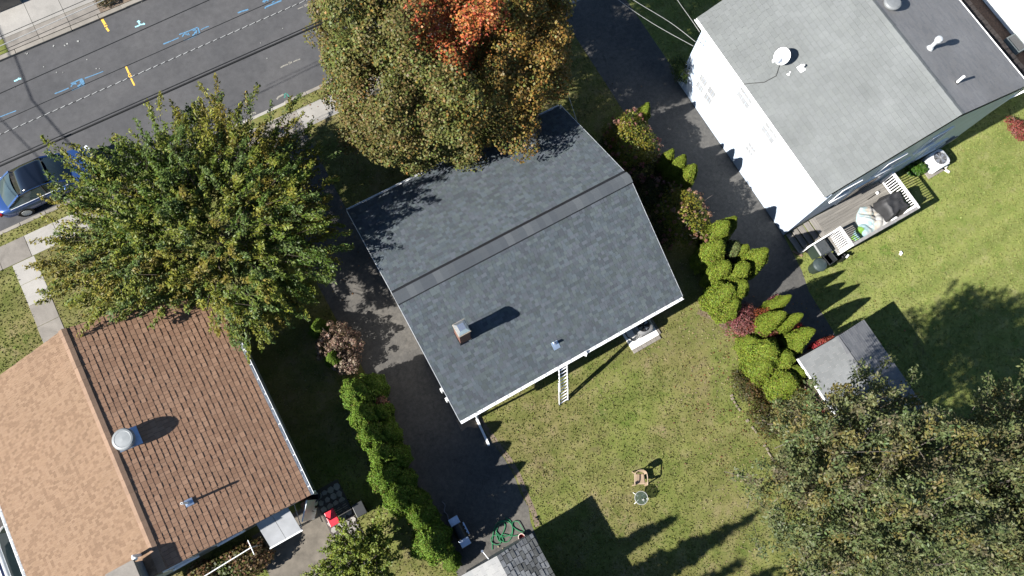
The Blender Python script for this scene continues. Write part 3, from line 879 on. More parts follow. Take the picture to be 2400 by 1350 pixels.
# ================================================================== THE TAN-ROOFED HOUSE
TX0, TX1, TY0, TY1, TZE, TZR = -16.22, -5.95, 2.95, 12.72, 3.00, 4.92
TXM = (TX0 + TX1) / 2
tan_h = thing('house', 'house with tan and brown shingle roof and grey round roof ventilator beside the leafy tree', 'house', (TXM, 7.8, 0))
tw = gable_walls(TX0 + 0.35, TX1 - 0.35, TY0 + 0.30, TY1 - 0.3, TZE - 0.02, TZR - 0.18, 'y').build('wall', SIDING_G, tan_h)
troof = slope_pair(TX0, TX1, TY0, TY1, TZE, TZR, 'y').build('roof', plain('tan_roof_edge', (0.16, 0.11, 0.08), 0.9), tan_h)
TN = [(0.3475, 0.225, 0.1432), (0.3635, 0.2384, 0.1532), (0.2995, 0.1905, 0.1201), (0.3595, 0.236, 0.1518), (0.2795, 0.1772, 0.1108), (0.3395, 0.2204, 0.1388)]
TNR = [(0.4876, 0.292, 0.1868), (0.4611, 0.274, 0.1748), (0.4293, 0.25, 0.1582), (0.5141, 0.312, 0.2024), (0.4452, 0.262, 0.1656)]
tsl = math.hypot(TXM - TX0, TZR - TZE)
shingle_slope(tan_h, troof, (TX1, TY0, TZE), (0, 1, 0), (TXM - TX1, 0, TZR - TZE), TY1 - TY0, tsl, 0.203, [0.14, 0.18, 0.23], [0.011, 0.020], 0.012, TNR, SHINGLE, 200, 'tanr', 4)
shingle_slope(tan_h, troof, (TX0, TY0, TZE), (0, 1, 0), (TXM - TX0, 0, TZR - TZE), TY1 - TY0, tsl, 0.135, [0.075, 0.10, 0.14], [0.006, 0.012], 0.004, TN, SHINGLE, 100, 'tanl', 8)
ridge_caps(troof, (TXM, TY0, TZR), (TXM, TY1, TZR), 0.15, 0.050, 0.035, 0.27, [(0.40, 0.265, 0.182), (0.37, 0.245, 0.168), (0.42, 0.278, 0.19)], SHINGLE)
gutter(tan_h, (TX1, TY0, TZE - 0.02), (TX1, TY1 - 0.3, TZE - 0.02), (1, 0, 0), WHITE_M, w=0.13, hangers=14)
gutter(tan_h, (TX0, TY1, TZE - 0.02), (TX0, TY0, TZE - 0.02), (-1, 0, 0), WHITE_M, w=0.13, hangers=16)
tz = lambda x: TZE + (TXM - TX0 - abs(x - TXM)) * (TZR - TZE) / (TXM - TX0)
# round ventilator
vx, vy = -10.55, 7.80
vent = MB().lathe((vx, vy, tz(vx)), [(0.26, -0.12), (0.26, 0.22), (0.36, 0.22), (0.40, 0.26), (0.40, 0.33), (0.36, 0.37), (0.30, 0.385), (0.28, 0.375), (0.0, 0.39)], 28, cap=False).build('roof_ventilator', plain('grey_vent_paint', (0.36, 0.385, 0.39), 0.5, 0, 0.1), tan_h, smooth=False)
MB().obox((vx + 0.05, vy, tz(vx) + 0.03), (0.78, 0.72, 0.02), 0, Matrix.Rotation(math.atan((TZR - TZE) / (TXM - TX0)), 3, 'Y')).build('ventilator_flashing', plain('blue_steel', (0.4, 0.5, 0.64), 0.35, 0.7), vent)
# soil pipe
vx, vy = -9.62, 4.72
MB().lathe((vx, vy, tz(vx)), [(0.045, -0.1), (0.045, 0.62), (0.036, 0.62), (0.036, 0.4)], 12).build('vent_pipe', WHITE, tan_h)
MB().obox((vx + 0.04, vy, tz(vx) + 0.035), (0.28, 0.26, 0.012), 0, Matrix.Rotation(math.atan((TZR - TZE) / (TXM - TX0)), 3, 'Y')).lathe((vx, vy, tz(vx)), [(0.09, 0), (0.05, 0.12)], 12).build('vent_flashing', plain('blue_steel', (0.4, 0.5, 0.64), 0.35, 0.7), tan_h)
# wide chimney with its slab and a bent pipe beside it
cx, cy = -12.05, 3.35
chim = MB().box(cx - 0.42, cx + 0.42, cy - 0.34, cy + 0.30, 3.6, 5.42).build('chimney', plain('stucco', (0.40, 0.40, 0.38), 0.9, 0, 0.15), tan_h)
MB().box(cx - 0.50, cx + 0.50, cy - 0.42, cy + 0.38, 5.42, 5.52).build('chimney_slab', CONC, chim, bevel=0.01)
MB().tube([(-11.62, 3.85, 4.6), (-11.62, 3.85, 5.28), (-11.60, 3.80, 5.36), (-11.50, 3.7, 5.4)], 0.06, 10).build('flue_pipe', WHITE_M, tan_h)
MB().box(TX1 - 0.36, TX1 - 0.28, 9.3, 10.3, 1.0, 2.2).build('window', GLASS, tan_h)
window(tan_h, (TX1 - 0.35, 6.6, 1.55), 0.9, 1.2, '+x'); window(tan_h, (TX1 - 0.35, 10.4, 1.55), 0.9, 1.2, '+x')
window(tan_h, (-9.8, TY0 + 0.30, 1.7), 1.0, 1.0, '-y'); window(tan_h, (-11.7, TY0 + 0.30, 1.7), 0.9, 0.9, '-y')
MB().box(-6.95, -6.3, TY0 + 0.24, TY0 + 0.3, 0.1, 2.9).build('red_wall_panel', plain('dark_red_paint', (0.16, 0.02, 0.025), 0.6), tan_h)
MB().tube([(TX1 + 0.06, TY0 + 0.1, 2.85), (TX1 + 0.1, TY0 + 0.1, 2.5), (TX1 - 0.25, TY0 + 0.2, 2.3), (TX1 - 0.27, TY0 + 0.2, 0.2)], 0.045, 8).build('downspout', WHITE_M, tan_h)
# sloping white patio cover panel at the rear
mat_awn = plain('white_panel', (0.56, 0.57, 0.58), 0.4, 0, 0.15, 1.5)
aw = thing('awning', 'white sloping awning panel at back of tan-roofed house', 'awning', (-7.7, 2.6, 0))
for i in range(2):
    x0 = -8.32 + i * 0.66
    mb = MB().raw([(x0, 3.24, 2.62), (x0 + 0.645, 3.24, 2.62), (x0 + 0.645, 2.02, 2.10), (x0, 2.02, 2.10), (x0, 3.24, 2.58), (x0 + 0.645, 3.24, 2.58), (x0 + 0.645, 2.02, 2.06), (x0, 2.02, 2.06)], [(0, 3, 2, 1), (4, 5, 6, 7), (0, 1, 5, 4), (1, 2, 6, 5), (2, 3, 7, 6), (3, 0, 4, 7)])
    mb.build('awning_panel', mat_awn, aw)
MB().bar((-8.36, 2.0, 2.08), (-6.98, 2.0, 2.08), 0.05, 0.06).build('front_rail', WHITE_M, aw)
for x in (-8.3, -7.0):
    MB().bar((x, 2.0, 2.05), (x, 3.2, 1.4), 0.03, 0.03).build('bracket', WHITE_M, aw)
dr = tag(MB().obox((-6.62, 2.62, 1.05), (0.05, 0.82, 2.0), R(-38)).build('storm_door', WHITE_M), 'open white storm door swung out below tan roof corner', 'door')
MB().obox((-6.55, 2.53, 1.0), (0.09, 0.03, 0.12), R(-38)).build('handle', BLACK, dr)

# ================================================================== THE WHITE TWO-STOREY HOUSE
WX0, WX1, WY0, WY1, WZE, WZR = 17.76, 28.86, 3.12, 12.80, 5.00, 7.12
WXM = (WX0 + WX1) / 2
wh = thing('house', 'white two-storey house with pale grey roof, satellite dish and back deck', 'house', (WXM, 7.9, 0))
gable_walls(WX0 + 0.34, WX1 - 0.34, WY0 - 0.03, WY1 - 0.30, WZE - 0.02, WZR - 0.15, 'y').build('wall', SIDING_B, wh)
wroof = slope_pair(WX0, WX1, WY0, WY1, WZE, WZR, 'y').build('roof', plain('roof_felt', (0.22, 0.23, 0.23), 0.9), wh)
WL = [(0.275, 0.29, 0.285), (0.285, 0.30, 0.295), (0.265, 0.28, 0.274), (0.28, 0.296, 0.288)]
WR = [(0.33, 0.33, 0.333), (0.35, 0.348, 0.348), (0.31, 0.312, 0.317), (0.34, 0.337, 0.335)]
wsl = math.hypot(WXM - WX0, WZR - WZE)
shingle_slope(wh, wroof, (WX0, WY0, WZE), (0, 1, 0), (WXM - WX0, 0, WZR - WZE), WY1 - WY0, wsl, 0.20, [0.30, 0.34], [0.014, 0.019], 0.006, WL, SHINGLE_W, 240, 'whl', 3)
shingle_slope(wh, wroof, (WX1, WY0, WZE), (0, 1, 0), (WXM - WX1, 0, WZR - WZE), WY1 - WY0, wsl, 0.125, [0.30, 0.34], [0.007, 0.010], 0.004, WR, SHINGLE_W, 60, 'whr', 12)
ridge_caps(wroof, (WXM, WY0, WZR), (WXM, WY1, WZR), 0.17, 0.055, 0.02, 0.28, WL, SHINGLE_W)
gutter(wh, (WX0, WY1, WZE - 0.02), (WX0, WY0, WZE - 0.02), (-1, 0, 0), WHITE, w=0.13, hangers=11)
gutter(wh, (WX1, WY0, WZE - 0.02), (WX1, WY1, WZE - 0.02), (1, 0, 0), WHITE, w=0.11, hangers=5)
MB().tube([(WX1 + 0.06, WY0 + 0.15, WZE - 0.08), (WX1 + 0.05, WY0 - 0.12, WZE - 0.35), (WX1 - 0.4, WY0 - 0.02, WZE - 0.75), (WX1 - 0.42, WY0 + 0.08, 0.3)], 0.05, 8).build('downspout', WHITE, wh)
wxl, wyr = WX0 + 0.34, WY0 - 0.03
BLIND = mat_glass('pane_over_white_blinds', (0.22, 0.225, 0.23), 0.08)
for y in (11.13, 10.42):
    window(wh, (wxl, y, 1.75), 0.52, 1.15, '-x', grid=(3, 2), glass=BLIND)
for y in (8.83, 6.9):
    window(wh, (wxl, y, 4.0), 0.84, 0.95, '-x', grid=(3, 2), glass=BLIND)
window(wh, (wxl, 7.1, 1.98), 0.50, 0.7, '-x', grid=(3, 2), glass=BLIND)
NAVY = mat_glass('dark_blue_pane', (0.006, 0.008, 0.016), 0.1)
for x, z, w_, h_ in ((23.8, 4.6, 1.0, 1.3), (25.8, 1.9, 1.0, 0.9), (21.5, 4.4, 0.9, 1.2), (19.4, 4.0, 0.9, 1.1)):
    window(wh, (x, wyr, z), w_, h_, '-y', glass=NAVY)
dd = MB().box(20.6, 22.3, wyr - 0.05, wyr, 0.95, 2.95).build('patio_door', WHITE, wh)
for x in (20.68, 21.5):
    MB().box(x, x + 0.72, wyr - 0.065, wyr - 0.052, 1.05, 2.87).build('pane', NAVY, dd)
MB().bar((22.7, wyr - 0.04, 3.0), (23.7, wyr - 0.04, 3.0), 0.06, 0.05).build('light_bracket', WHITE, wh)
m = MB().box(27.2, 27.45, wyr - 0.14, wyr, 1.2, 1.6); m.tube([(27.1, wyr - 0.1, 0.1), (27.1, wyr - 0.1, 1.4), (27.3, wyr - 0.12, 1.9)], 0.03, 8); m.build('meter_box', plain('grey_box', (0.3, 0.32, 0.34), 0.5), wh)
for y in (12.1, 12.3):
    MB().tube([(wxl - 0.03, y, 0.2), (wxl - 0.03, y, 4.6)], 0.025, 6).build('service_conduit', WHITE_M, wh)
wz = lambda x: WZE + (WXM - WX0 - abs(x - WXM)) * (WZR - WZE) / (WXM - WX0)
MB().box(wxl - 0.12, wxl, 12.1, 12.3, 1.0, 1.45).build('meter_box', plain('grey_box', (0.3, 0.32, 0.34), 0.5), wh, bevel=0.02)
# satellite dish on the pale slope
dp = Vector((19.30, 9.02, wz(19.30)))
dish = thing('satellite_dish', 'white satellite dish with feed arm on pale grey slope of white house', 'satellite dish', dp)
MB().tube([dp + Vector((0, 0, -0.05)), dp + Vector((0.0, 0.0, 0.32)), dp + Vector((-0.06, 0.02, 0.42))], 0.03, 8).build('mast', GALV, dish)
axis = Vector((-0.80, -0.12, 0.58)).normalized(); s1 = axis.cross(Vector((0, 0, 1))).normalized(); s2 = s1.cross(axis)
c0 = dp + Vector((-0.06, 0.02, 0.5)); rr, V_, F_ = 0.36, [], []
for i in range(7):
    q = rr * i / 6
    for k in range(24):
        t = 2 * math.pi * k / 24
        V_.append(c0 + s1 * q * math.cos(t) * 0.92 + s2 * q * math.sin(t) + axis * (0.16 * (q / rr) ** 2 - 0.08))
for i in range(6):
    for k in range(24):
        F_.append((i * 24 + k, i * 24 + (k + 1) % 24, (i + 1) * 24 + (k + 1) % 24, (i + 1) * 24 + k))
db = MB().raw(V_, F_).build('reflector', WHITE, dish, smooth=True)
sd = db.modifiers.new('solid', 'SOLIDIFY'); sd.thickness = 0.015
fp = c0 + axis * 0.62 - s2 * 0.22
MB().bar(c0 - s2 * 0.34, fp, 0.035, 0.05).build('feed_arm', WHITE_M, dish)
MB().lathe(fp - Vector((0, 0, 0.05)), [(0.045, 0), (0.06, 0.05), (0.05, 0.14)], 12).obox(fp + Vector((0.03, 0.05, 0.06)), (0.16, 0.07, 0.07), 0.3).build('receiver', WHITE, dish)
cb = [dp + Vector((0, -0.05, 0.03)), (18.9, 8.6, wz(18.9) + 0.03), (18.4, 8.65, wz(18.4) + 0.03), (17.95, 8.95, wz(17.95) + 0.03), (17.70, 9.1, WZE)]
MB().tube(cb, 0.014, 6).build('cable', CABLE, dish)
# pipes and ventilators on the roof
MB().lathe((19.82, 8.28, wz(19.82)), [(0.05, -0.1), (0.05, 0.26), (0.038, 0.26), (0.038, 0.1)], 12).build('vent_pipe', WHITE, wh)
MB().obox((19.80, 8.27, wz(19.8) + 0.03), (0.24, 0.3, 0.012), 0, Matrix.Rotation(-math.atan((WZR - WZE) / (WXM - WX0)), 3, 'Y')).build('vent_flashing', WHITE, wh)
MB().obox((19.35, 8.38, wz(19.35) + 0.03), (0.18, 0.05, 0.03), 0.5).obox((19.28, 8.36, wz(19.3) + 0.03), (0.05, 0.12, 0.03), 0.5).build('old_bracket', WHITE, wh)
vx, vy = 24.12, 8.62
rv = MB().lathe((vx, vy, wz(vx)), [(0.2, -0.1), (0.2, 0.14), (0.34, 0.14), (0.36, 0.18), (0.36, 0.24), (0.30, 0.29), (0.2, 0.305), (0, 0.31)], 24, cap=False).build('roof_ventilator', plain('grey_vent_paint2', (0.30, 0.315, 0.32), 0.5), wh)
vx, vy = 24.45, 6.22
MB().lathe((vx, vy, wz(vx)), [(0.17, -0.05), (0.12, 0.1), (0.08, 0.13), (0.08, 0.55), (0.13, 0.55), (0.15, 0.62), (0.13, 0.72), (0.05, 0.76)], 16).build('flue_pipe', plain('matt_galvanised', (0.6, 0.62, 0.63), 0.45, 0.4), wh)
vx, vy = 24.45, 4.42
MB().lathe((vx, vy, wz(vx)), [(0.055, -0.1), (0.055, 0.48), (0.042, 0.48), (0.042, 0.2)], 12).build('vent_pipe', WHITE, wh)
MB().lathe((vx, vy, wz(vx) - 0.05), [(0.12, 0), (0.06, 0.12)], 12).build('pipe_collar', BLACK, wh)

# ---- neighbour beyond: wall, window box, mulch bed and block edging
far = thing('house', 'white wall of the next house at the corner beyond the pale grey roof', 'house', (38, 9.5, 0))
MB().box(35.2, 42, 4.2, 16, -0.05, 5.2).build('wall', SIDING, far)
window(far, (35.2, 9.3, 2.3), 1.1, 1.2, '-x', grid=(2, 1))
bx = MB().box(34.56, 35.19, 5.35, 6.35, 0.35, 0.42).box(34.56, 34.62, 5.35, 6.35, 0.0, 0.35).box(34.62, 35.19, 5.35, 5.41, 0.0, 0.35).box(34.62, 35.19, 6.29, 6.35, 0.0, 0.35).build('window_well', plain('green_grey_metal', (0.28, 0.34, 0.34), 0.4), far)
MB().box(34.64, 35.1, 5.43, 6.27, 0.422, 0.44).build('well_cover', GLASS, bx)
struct('mulch_bed', MB().box(33.6, 35.2, 4.2, 16, -0.05, 0.16), MULCH)
wall_b = thing('garden_wall', 'low row of brown edging blocks along mulch bed by far white wall', 'wall', (34.3, 9, 0))
for i in range(34):
    y0 = 4.2 + i * 0.33
    MB().box(34.16 + random.uniform(-.02, .02), 34.42, y0, y0 + 0.31, 0.0, 0.30 + random.uniform(-.015, .015)).build('block', plain('brown_block', (0.17, 0.135, 0.115), 0.95, 0, 0.3), wall_b, bevel=0.012)


# ================================================================== DECK BEHIND THE WHITE HOUSE
DECK_W = mat_wood('weathered_deck', (0.37, 0.345, 0.305), (1, 0, 0))
STEP_W = mat_wood('weathered_steps', (0.40, 0.37, 0.33), (0, 1, 0))
RAIL_W = plain('pale_rail_paint', (0.62, 0.61, 0.60), 0.6, 0, 0.12, 5.0)
RAIL_G = plain('greyed_rail', (0.40, 0.385, 0.37), 0.75, 0, 0.2, 6.0)
KX0, KX1, KY0, KY1, KZ = 19.42, 23.38, 0.98, 3.04, 0.90
deck = thing('deck', 'grey timber deck with white railing and steps behind the white house', 'deck', (21.4, 2.1, 0))
MB().box(KX0 + .04, KX1 - .04, KY0 + .05, KY1, KZ - 0.24, KZ - 0.045).build('frame', RAIL_G, deck)
nb = 16
for i in range(nb):
    y0 = KY0 + i * (KY1 - KY0) / nb
    MB().box(KX0, KX1, y0, y0 + (KY1 - KY0) / nb - 0.008, KZ - 0.04, KZ + random.uniform(-.002, .003)).build('plank', DECK_W, deck)
for x in (KX0 + .1, 20.9, 22.2, KX1 - .1):
    MB().box(x - .05, x + .05, KY0 + .06, KY0 + .16, -0.1, KZ - .24).build('post', RAIL_G, deck)
for i in range(5):
    x1 = KX0 - i * 0.245
    MB().box(x1 - 0.285, x1 - 0.004, 1.98, 3.03, KZ - 0.18 * (i + 1) + 0.14 - 0.04 + 0.02, KZ - 0.18 * (i + 1) + 0.14 + 0.02).build('step', STEP_W, deck)
MB().face([(KX0, 1.95, KZ - 0.3), (KX0, 1.95, KZ), (18.2, 1.95, 0.12), (18.2, 1.95, -0.02)]).face([(KX0, 1.97, KZ - 0.3), (18.2, 1.97, -0.02), (18.2, 1.97, 0.12), (KX0, 1.97, KZ)]).build('stringer', RAIL_W, deck)


def railing(root, a, b, z0, z1, n, wide, mat_top, mat_b, end_posts=True):
    a, b = Vector((*a, 0)), Vector((*b, 0))
    MB().bar(a + Vector((0, 0, z1)), b + Vector((0, 0, z1)), wide, 0.045).build('top_rail', mat_top, root)
    MB().bar(a + Vector((0, 0, z0)), b + Vector((0, 0, z0)), 0.06, 0.05).build('bottom_rail', mat_b, root)
    for i in range(n):
        p = a.lerp(b, (i + 0.5) / n)
        MB().bar(p + Vector((0, 0, z0)), p + Vector((0, 0, z1 - 0.02)), 0.045, 0.045).build('baluster', mat_b, root)
    if end_posts:
        for p in (a, b):
            MB().box(p.x - .05, p.x + .05, p.y - .05, p.y + .05, z0 - 0.5, z1 + 0.03).build('rail_post', mat_b, root)


railing(deck, (KX0 + .1, KY0 + .02), (KX1 - .03, KY0 + .02), KZ + .08, 1.92, 30, 0.14, RAIL_G, RAIL_W)
railing(deck, (KX1 - .03, KY0 + .12), (KX1 - .03, KY1 - .1), KZ + .08, 1.92, 15, 0.14, RAIL_W, RAIL_W)
railing(deck, (KX0 + .1, KY0 + .12), (KX0 + .1, 1.95), 0.45, 1.92, 9, 0.14, RAIL_W, RAIL_W)
MB().bar((KX0 + .1, 1.95, 1.92), (18.25, 1.95, 1.05), 0.06, 0.07).build('hand_rail', RAIL_W, deck)
MB().bar((18.28, 1.95, 0), (18.28, 1.95, 1.06), 0.08, 0.08).build('newel_post', RAIL_W, deck)

# black covered table or grill
V_, F_ = [], []
cx, cy, n = 22.72, 1.72, 16
for i in range(n + 1):
    for j in range(n + 1):
        u, v = i / n * 2 - 1, j / n * 2 - 1
        e = max(abs(u), abs(v))
        z = KZ + 0.86 - 0.03 * abs(math.sin(3 * u + 2 * v)) if e < 0.8 else KZ + 0.86 - (e - 0.8) / 0.2 * 0.8
        z += 0.02 * math.sin(7 * u - 4 * v) + 0.018 * math.sin(11 * v + 3 * u)
        k = 0.56 + 0.05 * math.sin(5 * math.atan2(v, u))
        V_.append((cx + u * k + 0.05 * v, cy + v * k * 0.98, z))
for i in range(n):
    for j in range(n):
        a_ = i * (n + 1) + j
        F_.append((a_, a_ + n + 1, a_ + n + 2, a_ + 1))
tag(MB().raw(V_, F_).build('grill_cover', plain('black_canvas', (0.035, 0.035, 0.038), 0.65, 0, 0.2, 4.0), smooth=True), 'black fabric cover draped over a square shape in the deck corner', 'cover')


def mat_blanket():
    m, nt, p = nodes_of('printed_blanket')
    co = coords(nt)
    sp = nt.nodes.new('ShaderNodeSeparateXYZ'); nt.links.new(co, sp.inputs[0])
    mr = nt.nodes.new('ShaderNodeMapRange'); mr.inputs[1].default_value = 19.9; mr.inputs[2].default_value = 22.1
    nt.links.new(sp.outputs[0], mr.inputs[0])
    ad = nt.nodes.new('ShaderNodeMath'); ad.operation = 'MULTIPLY_ADD'; ad.inputs[1].default_value = 0.75
    nt.links.new(noise(nt, co, 1.9, 2, 0.5, 0.6), ad.inputs[0]); sb = nt.nodes.new('ShaderNodeMath'); sb.operation = 'MULTIPLY_ADD'; sb.inputs[1].default_value = 0.8; sb.inputs[2].default_value = -0.36
    nt.links.new(mr.outputs[0], sb.inputs[0]); nt.links.new(sb.outputs[0], ad.inputs[2])
    c = ramp(nt, ad.outputs[0], [(0.22, (0.24, 0.50, 0.06)), (0.30, (0.34, 0.60, 0.12)), (0.34, (0.42, 0.64, 0.68)), (0.46, (0.50, 0.70, 0.74)), (0.54, (0.76, 0.75, 0.72)), (0.60, (0.46, 0.66, 0.70)), (0.70, (0.72, 0.62, 0.50)), (0.78, (0.8, 0.78, 0.74))])
    nt.links.new(dim(nt, c, 0.45), p.inputs['Base Color']); p.inputs['Roughness'].default_value = 0.9
    return m


def cloth_heap(name, pts, zs, mat, label, cat, amp=0.1, seed=1):
    """crumpled cloth over an outline; pts outline, zs base height"""
    rng = np.random.default_rng(seed); n = len(pts); c = Vector((sum(p[0] for p in pts) / n, sum(p[1] for p in pts) / n))
    V_, F_ = [], []; m = n * 8; rings = 22
    ph = rng.uniform(0, 6.28, 8)
    for i in range(rings + 1):
        f = i / rings
        for k in range(m):
            t = k / m * n; a_, b_ = pts[int(t) % n], pts[(int(t) + 1) % n]; q = t - int(t)
            e = Vector((a_[0] + (b_[0] - a_[0]) * q, a_[1] + (b_[1] - a_[1]) * q))
            p = c + (e - c) * f
            wv_ = p.x + 0.25 * math.sin(3 * p.y + ph[4]); wu_ = p.y + 0.2 * math.sin(4 * p.x + ph[5])
            z = zs + amp * (1.35 - f ** 2) * (0.55 + 0.45 * abs(math.sin(3.1 * wv_ + 2.2 * wu_ + ph[0])) + 0.35 * abs(math.sin(5.3 * wu_ - 3.4 * wv_ + ph[1])) + 0.16 * abs(math.sin(9.5 * wv_ + 6 * wu_ + ph[2])))
            V_.append((p.x, p.y, max(z, zs + 0.01) if i < rings else zs + 0.008))
    for i in range(rings):
        for k in range(m):
            F_.append((i * m + k, (i + 1) * m + k, (i + 1) * m + (k + 1) % m, i * m + (k + 1) % m))
    return tag(MB().raw(V_, F_).build(name, mat, smooth=True), label, cat)


q = lambda px, py, z: tuple(at(px, py, z)[:2])
cloth_heap('blanket', [q(*p, KZ + .1) for p in [(2010, 500), (2018, 484), (2040, 480), (2058, 497), (2082, 500), (2096, 510), (2098, 524), (2070, 535), (2040, 552), (2010, 566), (1996, 558), (2005, 540), (2014, 528), (2008, 515)]], KZ, mat_blanket(),
           'crumpled blue, white and lime blanket spread out on the deck boards', 'blanket', 0.17, 3)
cloth_heap('towel', [q(*p, KZ + .1) for p in [(2084, 506), (2100, 500), (2112, 512), (2100, 522), (2086, 522)]], KZ, WHITE, 'white cloth bunched between the blanket and black cover on deck', 'cloth', 0.12, 5)
lp = at(2050, 455, KZ + .2)
dl = thing('floor_torch', 'thin dark pole with pale round head lying on the deck near the house door', 'torch', (lp.x, lp.y, KZ))
MB().tube([(lp.x - .35, lp.y - .05, KZ + .04), (lp.x + .2, lp.y + .0, KZ + .06)], 0.015, 6).build('pole', BLACK, dl)
MB().lathe((lp.x + .25, lp.y, KZ), [(0.05, 0), (0.075, 0.05), (0.06, 0.12), (0.01, 0.15)], 12).build('head', WHITE, dl)

# ---- refuse bins
BIN_G = plain('green_bin', (0.035, 0.055, 0.045), 0.5, 0, 0.15)
BIN_D = plain('dark_bin', (0.03, 0.033, 0.036), 0.5, 0, 0.15)
LID_G = plain('grey_lid', (0.085, 0.095, 0.10), 0.5, 0, 0.12)


def wheelie_bin(label, x, y, rz, w, d, h, body, lid, open_lid=False):
    t = thing('refuse_bin', label, 'bin', (x, y, 0), 'bins beside the deck'); t.rotation_euler = (0, 0, rz)
    o0 = Vector((x, y, 0))

    def ring(k, z, inset=0.0):
        hw, hd = w / 2 * k - inset, d / 2 * k - inset
        return [o0 + Vector((sx_ * hw, sy_ * hd, z)) for sx_, sy_ in ((-1, -1), (1, -1), (1, 1), (-1, 1))]
    rings = [ring(0.78, 0.06), ring(0.98, h - 0.06), ring(1.06, h - 0.05), ring(1.06, h)] + ([ring(1.06, h, 0.035), ring(0.78, 0.12, 0.03)] if open_lid else [])
    V_ = [p for r_ in rings for p in r_]; F_ = [(0, 3, 2, 1)]
    for i in range(len(rings) - 1):
        F_ += [(i * 4 + k, i * 4 + (k + 1) % 4, (i + 1) * 4 + (k + 1) % 4, (i + 1) * 4 + k) for k in range(4)]
    F_.append(tuple(range(len(V_) - 4, len(V_))))
    MB().raw(V_, F_).build('bin_body', body, t, bevel=0.015)
    if not open_lid:
        L_ = [o0 + Vector((sx_ * w * .56, sy_ * d * .56, h + .005)) for sx_, sy_ in ((-1, -1), (1, -1), (1, 1), (-1, 1))] + [o0 + Vector((sx_ * w * .44, sy_ * d * .44, h + .07)) for sx_, sy_ in ((-1, -1), (1, -1), (1, 1), (-1, 1))]
        ld = MB().raw(L_, [(0, 1, 5, 4), (1, 2, 6, 5), (2, 3, 7, 6), (3, 0, 4, 7), (4, 5, 6, 7), (0, 3, 2, 1)]).build('lid', lid, t, bevel=0.015)
        MB().obox(o0 + Vector((0, 0, h + .085)), (w * .5, d * .28, 0.03)).build('lid_rib', lid, ld)
    MB().tube([o0 + Vector((-w * .42, d * .6, h - .04)), o0 + Vector((w * .42, d * .6, h - .04))], 0.018, 8).build('handle', BLACK, t)
    for s_ in (-1, 1):
        MB().tube([o0 + Vector((s_ * w * .40 - .02, d * .42, .1)), o0 + Vector((s_ * w * .40 + .03, d * .42, .1))], 0.1, 14).build('wheel', BLACK, t)
    return t


wheelie_bin('green refuse bin with grey lid tucked against the deck steps', 18.80, 1.62, R(-2), 0.60, 0.62, 1.0, BIN_G, LID_G)
wheelie_bin('lidless black bin between the two green bins at deck railing', 18.92, 1.02, R(5), 0.46, 0.48, 0.85, BIN_D, LID_G, True)
rb = thing('refuse_bin', 'round dark green rubbish can with domed lid on the lawn edge', 'bin', (18.35, 1.0, 0), 'bins beside the deck')
MB().lathe((18.35, 1.0, 0), [(0.24, 0.02), (0.30, 0.72), (0.32, 0.73), (0.32, 0.76)], 24).build('bin_body', BIN_G, rb)
ld = MB().lathe((18.35, 1.0, 0.765), [(0.335, 0), (0.33, 0.03), (0.28, 0.10), (0.15, 0.15), (0.0, 0.16)], 24, cap=False).build('lid', plain('bin_lid_green', (0.06, 0.085, 0.085), 0.45, 0, 0.15), rb)
for i in range(4):
    t = i * math.pi / 4
    MB().bar((18.35 - .27 * math.cos(t), 1.0 - .27 * math.sin(t), 0.868), (18.35 + .27 * math.cos(t), 1.0 + .27 * math.sin(t), 0.868), 0.02, 0.01).build('lid_rib', LID_G, ld)
bag = cloth_heap('rubbish_bag', [(19.45, 0.75), (19.75, 0.62), (20.05, 0.7), (20.1, 0.93), (19.8, 0.95), (19.5, 0.93)], 0.0, BLACK, 'black bag slumped on grass under the deck front rail', 'bag', 0.33, 8)
tag(MB().obox((19.95, 0.72, 0.42), (0.2, 0.08, 0.02), 0.3).build('paper', WHITE), 'small white paper on top of black bag by the deck', 'paper')
tag(MB().obox((18.15, 2.0, 0.03), (0.5, 0.10, 0.05), R(-58)).build('timber_offcut', mat_wood('pine', (0.42, 0.28, 0.18))), 'short brown timber board on ground at foot of deck steps', 'board')

# ---- second condenser, folding chair, plants
ac2 = thing('air_conditioner', 'pale square air conditioner with fan grille behind the white house', 'air conditioner', (26.75, 2.55, 0.08))
tag(MB().box(26.22, 27.25, 2.0, 3.05, -0.05, 0.08).build('concrete_pad', CONC), 'thin pad beneath the pale square air conditioner', 'pad')
condenser(ac2, 26.74, 2.56, 0.08, 0.84, 0.74, plain('pale_casing', (0.58, 0.59, 0.60), 0.4), plain('grey_wire', (0.45, 0.46, 0.48), 0.4))
tag(MB().obox((27.25, 1.98, 0.05), (0.12, 0.42, 0.06), R(25)).obox((27.36, 2.12, 0.1), (0.24, 0.09, 0.08), R(25)).build('hose_reel', plain('pale_hose_reel', (0.6, 0.56, 0.46), 0.6)), 'pale short tap post on grass beside the square air conditioner', 'tap post')
fc = thing('folding_chair', 'dark folding chair leaning behind deck railing next to green leaves', 'chair', (24.0, 2.75, 0))
for s_ in (-1, 1):
    MB().tube([(24.0 + s_ * .2, 2.45, 0), (24.05 + s_ * .2, 3.0, 0.95)], 0.014, 6).build('leg', CABLE, fc)
    MB().tube([(24.0 + s_ * .2, 2.95, 0), (24.0 + s_ * .2, 2.5, 0.5)], 0.014, 6).build('leg', CABLE, fc)
MB().obox((24.0, 2.7, 0.46), (0.4, 0.4, 0.03)).build('seat', BLACK, fc); MB().obox((24.04, 2.97, 0.85), (0.4, 0.03, 0.22)).build('backrest', BLACK, fc)
p = at(2110, 595)
